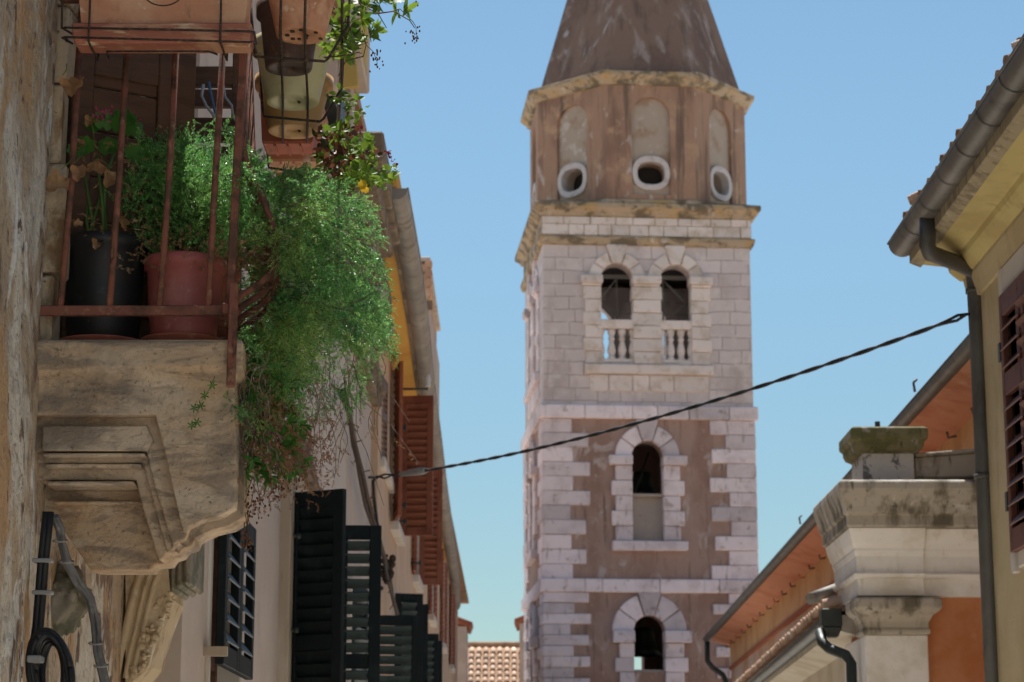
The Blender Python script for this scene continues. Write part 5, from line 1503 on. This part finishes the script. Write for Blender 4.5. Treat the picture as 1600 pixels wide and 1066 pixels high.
# narrow upper window between the two houses
nw = win_frame(pale, XB, PX(586, 660, XB).y, PX(600, 660, XB).y, PX(592, 735, XB).z, PX(592, 600, XB).z, 'trim_white', .12, .05)
hang_shutter(pale, (XB + .04, PX(586, 660, XB).y, PX(592, 735, XB).z), R(86), .5, PX(592, 600, XB).z - PX(592, 735, XB).z, 'wood_brown', 'wood_brown', tilt=-30)

# taller house rising behind the eaves
tall = thing("tall_house", "narrow house rising above the left gutter, with roof tiles under a white coping", "house", (-2, 28, 0))
xt = P(671, 440, 27.0).x
zt_, zm_, zb_ = P(671, 405, 27).z, P(671, 412, 27).z, P(671, 470, 27).z
MB().box(xt - 2.5, xt, 27.0, 31, zg + .25, zb_).build("wall", 'plaster_beige', tall)
MB().box(xt - 2.6, xt + .01, 26.95, 31.05, zm_ + .02, zt_ + .02).build("coping", 'trim_white', tall, bevel=.01)
tl = MB()
k = 0; z = zb_
while z < zm_:
    f_ = (z - zb_) / (zm_ - zb_)
    for j in range(12):
        x = xt - .06 - j * .13 + (k % 2) * .05
        tl.tube([(x, 26.93, z + .035), (x - .02, 27.4, z + .045)], [.05, .045], 9)
    tl.box(xt - 1.7, xt - .04, 27.0, 30.9, z, z + .055)
    z += .062; k += 1
tl.build("roof_tiles", 'tile', tall)
b = MB(); b.box(xt - .1, xt + .04, 26.9, 27.0, zb_ - .12, zb_ - .02); b.build("eaves_block", 'cornice_brown', tall)

# ------------------------------------------------------------------ roofs beyond the tower
far = thing("far_house", "low house with a sunlit pale clay tile roof beyond the foot of the tower", "house", (-.5, 62, 0))
e = [P(705, 1150, 60), P(835, 1150, 60)]; rdg = P(770, 1009, 65.5)
ze = P(770, 1150, 60).z
fx0, fx1 = e[0].x - 1.5, e[1].x + 1.0
fw_ = MB(); fw_.box(fx0 + .3, fx1 - .3, 60.3, 70.6, 0, ze); fw_.build("wall", 'plaster_beige', far)
up = Vector((0, 65.5 - 60, rdg.z - ze)); ln_ = up.length
sl_ = MB(); sl_.hexa([(fx0, 60, ze - .08), (fx1, 60, ze - .08), (fx1, 65.5, rdg.z - .08), (fx0, 65.5, rdg.z - .08)], [(fx0, 60, ze), (fx1, 60, ze), (fx1, 65.5, rdg.z), (fx0, 65.5, rdg.z)])
sl_.hexa([(fx0, 65.5, rdg.z - .08), (fx1, 65.5, rdg.z - .08), (fx1, 71, ze - .08), (fx0, 71, ze - .08)], [(fx0, 65.5, rdg.z), (fx1, 65.5, rdg.z), (fx1, 71, ze), (fx0, 71, ze)])
so_ = sl_.build("roof", 'tile_old', far)
pan_roof(MB(), (fx0, 60, ze), (fx1, 60, ze), up, ln_, .205, .42, lift=.03).build("roof_tiles", 'tile', so_)
rt = MB(); rt.tube([(fx0, 65.5, rdg.z + .02), (fx1, 65.5, rdg.z + .02)], .1, 10); rt.build("ridge_tiles", 'tile_old', so_)
for i, (px0, px1, py, Y, lab, rp) in enumerate(((812, 872, 952, 56.0, "small grey house end with a red tiled verge showing just left of the tower", 806), (690, 729, 957, 57.0, "small house end with a red tile beside the far end of the left gutter", 736))):
    fh = thing("far_house", lab, "house", P(px0, 1066, Y))
    a, b_ = P(px0, py + 22, Y), P(px1, py + 22, Y)
    bx_ = MB(); bx_.box(a.x, b_.x, Y, Y + 2, 0, a.z); bx_.build("wall", 'tower_grey', fh)
    t_ = MB(); sgn = -1 if i == 0 else 1
    edge = a.x if i == 0 else b_.x
    tip = P(rp, py + 16, Y).x
    for j in range(6):
        t_.tube([(tip, Y + .1 + j * .28, a.z + .02), (tip - sgn * 1.0, Y + .1 + j * .28, a.z + .42)], [.11, .1], 9)
    t_.build("roof_tiles", 'shutter_red', fh)

# ------------------------------------------------------------------ near right house
XD = P(1538, 700, 12.2).x
right = thing("olive_house", "olive ochre house with a deep yellow eave and maroon shutters, nearest on the right", "house", (5, 8, 0))
ZG = P(1385, 385, 12.4).z
xg = P(1385, 385, 12.4).x + .02
g0, g1 = Vector((xg + .075, 12.42, ZG + .02)), Vector((xg + .075, 5.0, ZG + .02))
dw = MB()
fD = lambda u, z, d: (XD + d, u, z)
yw0, yw1 = 10.55, PX(1582, 640, XD).y
zw0, zw1 = PX(1585, 862, XD).z, PX(1585, 452, XD).z
wall_open(dw, fD, 2.0, 12.3, 0, ZG - .02, [(yw0, yw1, zw0, zw1, False)], .3)
dw.box(XD + .31, 9, 2.0, 12.3, 0, ZG - .02)
dw.build("wall", 'wall_olive', right)
sf = MB()
ye = 12.36
# stepped cornice from wall to gutter, seen from below
sf.prism([(0, -.36), (.02, -.36), (.035, -.30), (.05, -.24), (.05, -.22), (0, -.22)], lambda a, b, d: (XD - a, d, ZG + b), 2.0, ye - .04)
so_ = MB()
so_.prism([(-.1, -.22), (.06, -.22), (.10, -.19), (.12, -.17), (.13, -.14), (.15, -.135), (.275, -.12), (.28, -.05), (-.1, -.05)], lambda a, b, d: (XD - a, d, ZG + b), 2.0, ye)
so_.build("eaves_soffit", 'soffit_yellow', right)
sf.build("wall_moulding", 'wall_olive', right)
fs_ = MB(); fs_.prism([(.282, -.135), (.345, -.11), (.345, .02), (.282, .02)], lambda a, b, d: (XD - a, d, ZG + b), 2.0, ye + .01)
fs_.build("eaves_fascia", 'fascia_dirty', right)
gutter(MB(), g0, g1, .08, joints=14).build("gutter", 'gutter_dark', right)
rf = MB(); rf.hexa([(XD - .40, 2.0, ZG + .03), (9.2, 2.0, ZG + .03), (9.2, ye, ZG + .03), (XD - .40, ye, ZG + .03)], [(XD - .42, 2.0, ZG + .06), (9.2, 2.0, ZG + 2.6), (9.2, ye, ZG + 2.6), (XD - .42, ye, ZG + .06)])
ro_ = rf.build("roof", 'tile_old', right)
pan_roof(MB(), (xg + .09, 12.3, ZG + .055), (xg + .09, 3.0, ZG + .055), (1, 0, .38), 1.1, .22, .4, lift=.01).build("roof_tiles", 'tile_old', ro_)
vg = MB()
for j, (px, py, Y) in enumerate(((1420, 314, 11.9), (1425, 311, 11.86), (1583, 76, 9.3))):
    c = P(px, py, Y)
    vg.tube([c, c + Vector((.10, -.02, .035)), c + Vector((.3, -.05, .06))], [.028, .034, .04], 8)
vg.build("loose_roof_tile", 'tile', ro_)
dp = MB()
p0 = P(1449, 332, 12.1); xd0 = p0.x
pz = [Vector((xg + .075, 11.62, ZG - .04)), P(1449, 384, 11.62), P(1454, 396, 11.65), P(1500, 413, 12.05), P(1520, 424, 12.14), P(1523, 445, 12.15)]
bt = P(1553, 1066, 12.15)
bt2 = bt + (bt - pz[-1]).normalized() * 1.5
bt2 = Vector((pz[-1].x + .0, 12.15, .05)); 
dp.tube(pz + [Vector((pz[-1].x + .003, 12.15, 4.2)), bt2], [.046] * 8, 16)
for p in (pz[1], pz[4]): pass
do = dp.build("downpipe", 'pipe_dark', right)
for z in (P(1525, 455, 12.15).z, P(1540, 745, 12.15).z, 1.2):
    cl_ = MB(); cl_.tube([(pz[-1].x, 12.15, z - .012), (pz[-1].x, 12.15, z + .012)], .054, 16); cl_.box(pz[-1].x + .03, XD + .02, 12.14, 12.16, z - .008, z + .008)
    cl_.build("pipe_bracket", 'pipe_dark', do)
wr = win_frame(right, XD, yw0, yw1, zw0, zw1, 'trim_white', .15, -.002, -1, .012)
# white plaster surround on the wall face
ws = MB(); e_ = .028
ws.box(XD - e_, XD + .05, yw1 + .001, yw1 + .075, zw0 - .12, zw1 + .16); ws.box(XD - e_, XD + .05, yw0, yw1, zw1 + .001, zw1 + .155)
ws.build("window_surround", 'trim_white', right, bevel=.005)
hang_shutter(right, (XD - .03, yw1 - .005, zw0 - .02), -math.pi / 2, .54, zw1 - zw0 + .02, 'shutter_maroon', 'shutter_maroon', pitch=.09, tilt=48, stile=.06, mids=(.60,), rail=.12, sd=.05)
hang_shutter(right, (XD - .03, yw0 + .005, zw0 - .02), math.pi / 2, .54, zw1 - zw0 + .02, 'shutter_maroon', 'shutter_maroon', pitch=.09, tilt=48, stile=.06, mids=(.60,), rail=.12, sd=.05)
for z in (zw0 + .25, zw1 - .3): MB().box(XD - .055, XD - .005, yw1 - .01, yw1 + .035, z - .05, z + .05).build("shutter_hinge", 'pipe_green', right)

# ------------------------------------------------------------------ stone portal front
YP = 17.0
portal = thing("chapel_front", "cream stone chapel front with lichen grey cornice and a mossy pier on top", "chapel", P(1400, 1066, YP + .5) * 1)
def q(px, py, Y=YP): p = P(px, py, Y); return p.x, p.z
xR = P(1700, 800, YP).x
YE_ = YP + 1.1
def rl(off, z, xl_px, py=None, brk=0.0, xr=None):
    """ring of the front's plan at height z, moulded out by off"""
    return [(xl_px - off * .5, YP - off - brk, z), (xr if xr else xR, YP - off - brk, z), (xr if xr else xR, YE_, z), (xl_px - off * .5, YE_, z)]
xw = q(1352, 1000)[0]
zq = lambda py, off=0: P(1400, py, YP - off).z
# orange field behind the pilaster
MB().box(xw + .06, xR, YP + .10, YE_, 0, zq(915)).build("wall", 'portal_orange', portal)
pil_x1 = q(1450, 1000)[0]
pl = MB().box(xw, pil_x1, YP, YP + .3, 0, zq(992)).box(xw + .001, xw + .3, YP + .301, YE_ - .002, 0, zq(992))
pl.build("pilaster", 'portal_white', portal, bevel=.008)
cap_x1 = pil_x1
cp = MB()
def rc(off, z): return [(xw - off * .62, YP - off, z), (cap_x1 + off * .62, YP - off, z), (cap_x1 + off * .62, YP + .35, z), (xw - off * .62, YP + .35, z)]
cp.loft([rc(.0, zq(992)), rc(.03, zq(990)), rc(.03, zq(984)), rc(.012, zq(982)), rc(.02, zq(972)), rc(.06, zq(962)), rc(.12, zq(955, .1)), rc(.15, zq(950, .1)), rc(.15, zq(936, .1)), rc(.11, zq(933, .1))])
cp.build("capital", 'grey_lichen', portal, bevel=.008)
en = MB()
# architrave, frieze and bed mouldings; a slight break forward over the pilaster
xbrk = q(1440, 850)[0]
for brk, xr_ in ((0.0, xR), (.05, xbrk)):
    x = xw - .02 - (.03 if brk else 0)
    d = .002 if brk else 0
    seq = [(.0, 932), (.0, 905), (.05, 903), (.07, 897), (.02, 895), (.02, 870), (.03, 868), (.05, 862), (.05, 858), (.09, 850), (.13, 838), (.15, 830), (.16, 826)]
    en.loft([rl(o_ + d, zq(py_, o_), x, brk=brk, xr=xr_) for o_, py_ in seq])
en.build("entablature", 'portal_white', portal, bevel=.005)
cn = MB()
cn.loft([rl(o_, zq(py_, o_), xw - .05, brk=.05) for o_, py_ in ((.16, 825.5), (.20, 823), (.20, 806), (.24, 803), (.26, 792), (.31, 775), (.34, 764), (.34, 754), (.30, 751))])
cn.build("cornice", 'grey_lichen', portal, bevel=.008)
fl_ = MB()
c0 = q(1532, 808, YP - .3); 
fl_.prism([q(1516, 824, YP - .25), q(1517, 800, YP - .25), q(1523, 775, YP - .25), q(1528, 775, YP - .25), q(1529, 800, YP - .25), q(1534, 824, YP - .25)], fxz, YP - .34, YP - .2)
pb = MB()
bx0, bx1 = q(1348, 730)[0], q(1428, 730)[0]
def rq(o_, z): return [(bx0 - o_, YP - .02 - o_, z), (bx1 + o_, YP - .02 - o_, z), (bx1 + o_, YP + .55, z), (bx0 - o_, YP + .55, z)]
zk = lambda py: P(1400, py, YP - .02).z
pb.loft([rq(0, zk(756)), rq(0, zk(707))]); pb.build("top_block", 'block_patchy', portal, bevel=.01)
mc = MB().loft([rq(.0, zk(709)), rq(.05, zk(705)), rq(.07, zk(698)), rq(.07, zk(692)), rq(.10, zk(688)), rq(.10, zk(672)), rq(.07, zk(669))])
mo = mc.build("mossy_cap", 'moss_cap', portal, bevel=.012, seg=2)
t_ = MB(); c = P(1371, 665, YP + .1); t_.box(c.x - .018, c.x + .018, YP + .08, YP + .12, zk(672), c.z + .03); t_.build("iron_stub", 'pipe_green', mo)
cg = MB()
a0, a1 = q(1428, 748, YP + .1), q(1560, 745, YP + .1); b0_, b1_ = q(1428, 716, YP + .1), q(1560, 706, YP + .1)
cg.prism([a0, a1, b1_, b0_], fxz, YP + .06, YP + .45)
cg.prism([(b0_[0], b0_[1]), (b1_[0], b1_[1]), (b1_[0], b1_[1] + .03), (b0_[0], b0_[1] + .03)], fxz, YP + .03, YP + .48)
cg.build("coping", 'grey_lichen', portal, bevel=.01)

# ------------------------------------------------------------------ long orange house behind it
gF1 = P(1103, 996, 43.0); gF0 = P(1510, 543, 16.9)
zF = (gF0.z + gF1.z) / 2
gF0 = PZ(1512, 543, zF); gF1 = PZ(1104, 998, zF)
dF = (gF1 - gF0); dF.z = 0; Lf = dF.length; dF.normalize(); nF = Vector((dF.y, -dF.x, 0))
if nF.x < 0: nF = -nF
orange = thing("orange_house", "long orange house with red eave and dark gutter behind the chapel front", "house", (gF0 + gF1) / 2 + nF * 3 - Vector((0, 0, zF)))
def of(a, off, z): return tuple(gF0 + dF * a + nF * off + Vector((0, 0, z - zF)))
OV = .44
def strip(m, name, o0, o1, z0, z1, a0=-1.0, a1=None, bevel=0):
    a1 = Lf if a1 is None else a1
    b = MB(); b.hexa([of(a0, o0, z0), of(a0, o1, z0), of(a1, o1, z0), of(a1, o0, z0)], [of(a0, o0, z1), of(a0, o1, z1), of(a1, o1, z1), of(a1, o0, z1)])
    return b.build(name, m, orange, bevel=bevel)
strip('orange_wall', "wall", OV, OV + 7, zF - .62, zF - .08, a1=Lf - .3)
strip('orange_lower', "lower_wall", OV + .012, OV + 7, 0, zF - .63, a1=Lf - .3)
sfm = MB(); a0, a1 = -1.0, Lf - .02
sfm.hexa([of(a0, .06, zF - .035), of(a0, OV + .2, zF - .20), of(a1, OV + .2, zF - .20), of(a1, .06, zF - .035)], [of(a0, .06, zF + .05), of(a0, OV + .2, zF + .02), of(a1, OV + .2, zF + .02), of(a1, .06, zF + .05)])
sfm.build("eaves_soffit", 'soffit_red', orange)
strip('red_stripe', "wall_stripe", OV - .03, OV + .05, zF - .645, zF - .58, a0=Lf * .40, a1=Lf - .3)
for k in range(24):
    a = .5 + k * (Lf - 1) / 23
    b = MB(); b.tube([of(a, OV - .02, zF - .20), of(a, OV - .09, zF - .215), of(a + .015, OV - .10, zF - .16)], .014, 5)
    b.build("eaves_hook", 'soffit_red' if k % 3 == 0 else 'cornice_brown', orange)
gutter(MB(), of(-1, 0, zF), of(Lf, 0, zF), .072, joints=13).build("gutter", 'pipe_dark', orange)
for a in (1.9, 10.5):
    hk = MB(); hk.tube([of(a, -.09, zF + .02), of(a, -.10, zF + .10), of(a, -.07, zF + .13)], .012, 5); 
    hk.build("gutter_hook", 'pipe_dark', orange)
rf = MB(); rf.hexa([of(-1, .06, zF + .06), of(-1, 8, zF + .06), of(Lf, 8, zF + .06), of(Lf, .06, zF + .06)], [of(-1, .06, zF + .09), of(-1, 8, zF + 2.6), of(Lf, 8, zF + 2.6), of(Lf, .06, zF + .09)])
rf.build("roof", 'tile_old', orange)
dp = MB(); e0 = of(Lf - .15, 0, zF - .07); dp.tube([e0, of(Lf - .15, 0, zF - .45), of(Lf - .12, .1, zF - .58), of(Lf - .12, OV - .14, zF - .72), of(Lf - .12, OV - .08, zF - .85), of(Lf - .12, OV - .08, .1)], .055, 10)
dp.build("downpipe", 'pipe_green', orange)

# ------------------------------------------------------------------ low annex with a tiled roof
gA0 = P(1296, 967, 17.75); zA_ = gA0.z; gA1 = PZ(1158, 1082, zA_)
dA = gA1 - gA0; LA = dA.length; dA.normalize(); nA = Vector((dA.y, -dA.x, 0)); nA = nA if nA.x > 0 else -nA
annex = thing("low_annex", "low plastered lean-to with sunlit tile edge and dark green gutter beside the chapel front", "outbuilding", gA0 + dA * LA / 2 + nA * .7 - Vector((0, 0, zA_)))
def oa(a, off, z): return tuple(gA0 + dA * a + nA * off + Vector((0, 0, z - zA_)))
b = MB(); b.hexa([oa(.3, .3, 0), oa(.3, 1.1, 0), oa(LA + 6, 1.1, 0), oa(LA + 6, .3, 0)], [oa(.3, .3, zA_ - .02), oa(.3, 1.1, zA_ + .25), oa(LA + 6, 1.1, zA_ + .25), oa(LA + 6, .3, zA_ - .02)])
b.build("wall", 'annex_wall', annex)
b = MB(); b.hexa([oa(.0, .06, zA_ - .09), oa(.0, .31, zA_ - .16), oa(LA + 6, .31, zA_ - .16), oa(LA + 6, .06, zA_ - .09)], [oa(0, .06, zA_ + .03), oa(0, .31, zA_ + .03), oa(LA + 6, .31, zA_ + .03), oa(LA + 6, .06, zA_ + .03)])
b.build("eaves_moulding", 'annex_wall', annex)
b = MB(); b.hexa([oa(-.02, .03, zA_ + .04), oa(-.02, 1.2, zA_ + .34), oa(LA + 6, 1.2, zA_ + .34), oa(LA + 6, .03, zA_ + .04)], [oa(-.02, .03, zA_ + .07), oa(-.02, 1.2, zA_ + .40), oa(LA + 6, 1.2, zA_ + .40), oa(LA + 6, .03, zA_ + .07)])
r_ = b.build("roof", 'tile_old', annex)
up = nA + Vector((0, 0, .27))
pan_roof(MB(), oa(0, -.02, zA_ + .075), oa(LA + 6, -.02, zA_ + .075), up, 1.2, .2, .4, lift=.01).build("roof_tiles", 'tile', r_)
gutter(MB(), oa(-.0, 0, zA_), oa(LA + 6, 0, zA_), .066, joints=9).build("gutter", 'pipe_green', annex)
hp_ = MB(); c = Vector(oa(-.12, 0, zA_ + .02))
hp_.box(c.x - .085, c.x + .075, c.y - .09, c.y + .08, c.z - .10, c.z + .045)
hp_.hexa([(c.x - .05, c.y - .06, c.z - .18), (c.x + .045, c.y - .06, c.z - .18), (c.x + .045, c.y + .05, c.z - .18), (c.x - .05, c.y + .05, c.z - .18)], [(c.x - .085, c.y - .09, c.z - .101), (c.x + .075, c.y - .09, c.z - .101), (c.x + .075, c.y + .08, c.z - .101), (c.x - .085, c.y + .08, c.z - .101)])
hp_.build("rain_hopper", 'pipe_green', annex, bevel=.008)
pts = [P(1281, 988, 17.6), P(1285, 1004, 17.5), P(1296, 1014, 17.45), P(1322, 1024, 17.35), P(1330, 1036, 17.3)]
pts.append(Vector((pts[-1].x, pts[-1].y, .1)))
dp = MB().tube(pts, .042, 12); dp.build("downpipe", 'pipe_green', annex)
# little return roof between annex and chapel
rb_ = MB()
a, b_ = P(1266, 936, 17.9), P(1332, 912, 18.3)
rb_.tube([a, b_], .05, 10); rb_.build("return_gutter", 'gutter_grey', annex)
rt_ = MB()
a, b_ = P(1290, 945, 18.0), P(1332, 925, 18.2)
rt_.tube([a, b_], [.055, .05], 10); rt_.build("hip_tiles", 'tile', annex)

# ------------------------------------------------------------------ wires across the street
wire = MB()
A = P(1512, 491, 12.1); B = PX(588, 746, XB + .12); B = P(588, 746, 19.8)
cl0 = A.lerp(B, .905)
n = 90
def cab(t): 
    p = A.lerp(B, t); return p - Vector((0, 0, .13 * 4 * t * (1 - t)))
for ph in (0, math.pi):
    pts = []
    for i in range(n + 1):
        t = i / n; p = cab(t); w_ = .0065 if .02 < t < .93 else .018
        a = ph + t * 95
        pts.append(p + Vector((w_ * .4 * math.cos(a), 0, w_ * math.sin(a))))
    wire.tube(pts, .009, 7)
down = [P(588, 746, 19.8), P(583, 752, 19.82), P(584, 775, 19.85), P(589, 815, 19.9), P(597, 860, 20.0), P(606, 905, 20.3)]
wire.tube(down, .015, 8)
wo = wire.build("overhead_cable", 'cable'); tag(wo, "twisted black cable slung across the street to the right downpipe", "cable")
ck = MB(); a, b_ = cab(.872), cab(.935); ck.tube([a, a.lerp(b_, .25), b_], [.028, .035, .02], 10); ck.build("cable_clamp", 'tie', wo)
hkw = MB(); hkw.tube([(XB - .02, 19.8, B.z), (B.x, 19.8, B.z)], .012, 6); hkw.build("wall_hook", 'pipe_green', wo)
vine = MB()
for k in range(3):
    pts = [P(a, b, Y) + Vector((rnd.gauss(0, .012), rnd.gauss(0, .02), rnd.gauss(0, .012))) for a, b, Y in ((536, 610, 16.0), (545, 650, 16.4), (553, 690, 16.9), (565, 740, 17.5), (576, 790, 18.2), (588, 840, 19.0), (600, 870, 19.9), (606, 900, 20.6), (614, 935, 21.5), (620, 958, 22))]
    vine.tube(pts, .016, 7)
for i in range(45):
    t = rnd.random(); Y = 16 + 6 * t; px = 538 + 82 * t; py = 615 + 345 * t ** .93
    c = P(px, py, Y); vine.tube([c, c + Vector((rnd.gauss(0, .03), rnd.gauss(0, .03), rnd.gauss(0, .03)))], .005, 4)
for i in range(40): vine.ball(P(607 + rnd.gauss(0, 6), 892 + rnd.gauss(0, 10), 20.4), rnd.uniform(.015, .035), 4)
vo = vine.build("drop_cable", 'wire'); tag(vo, "old cable overgrown with a dry vine hanging down the pale house wall", "cable")
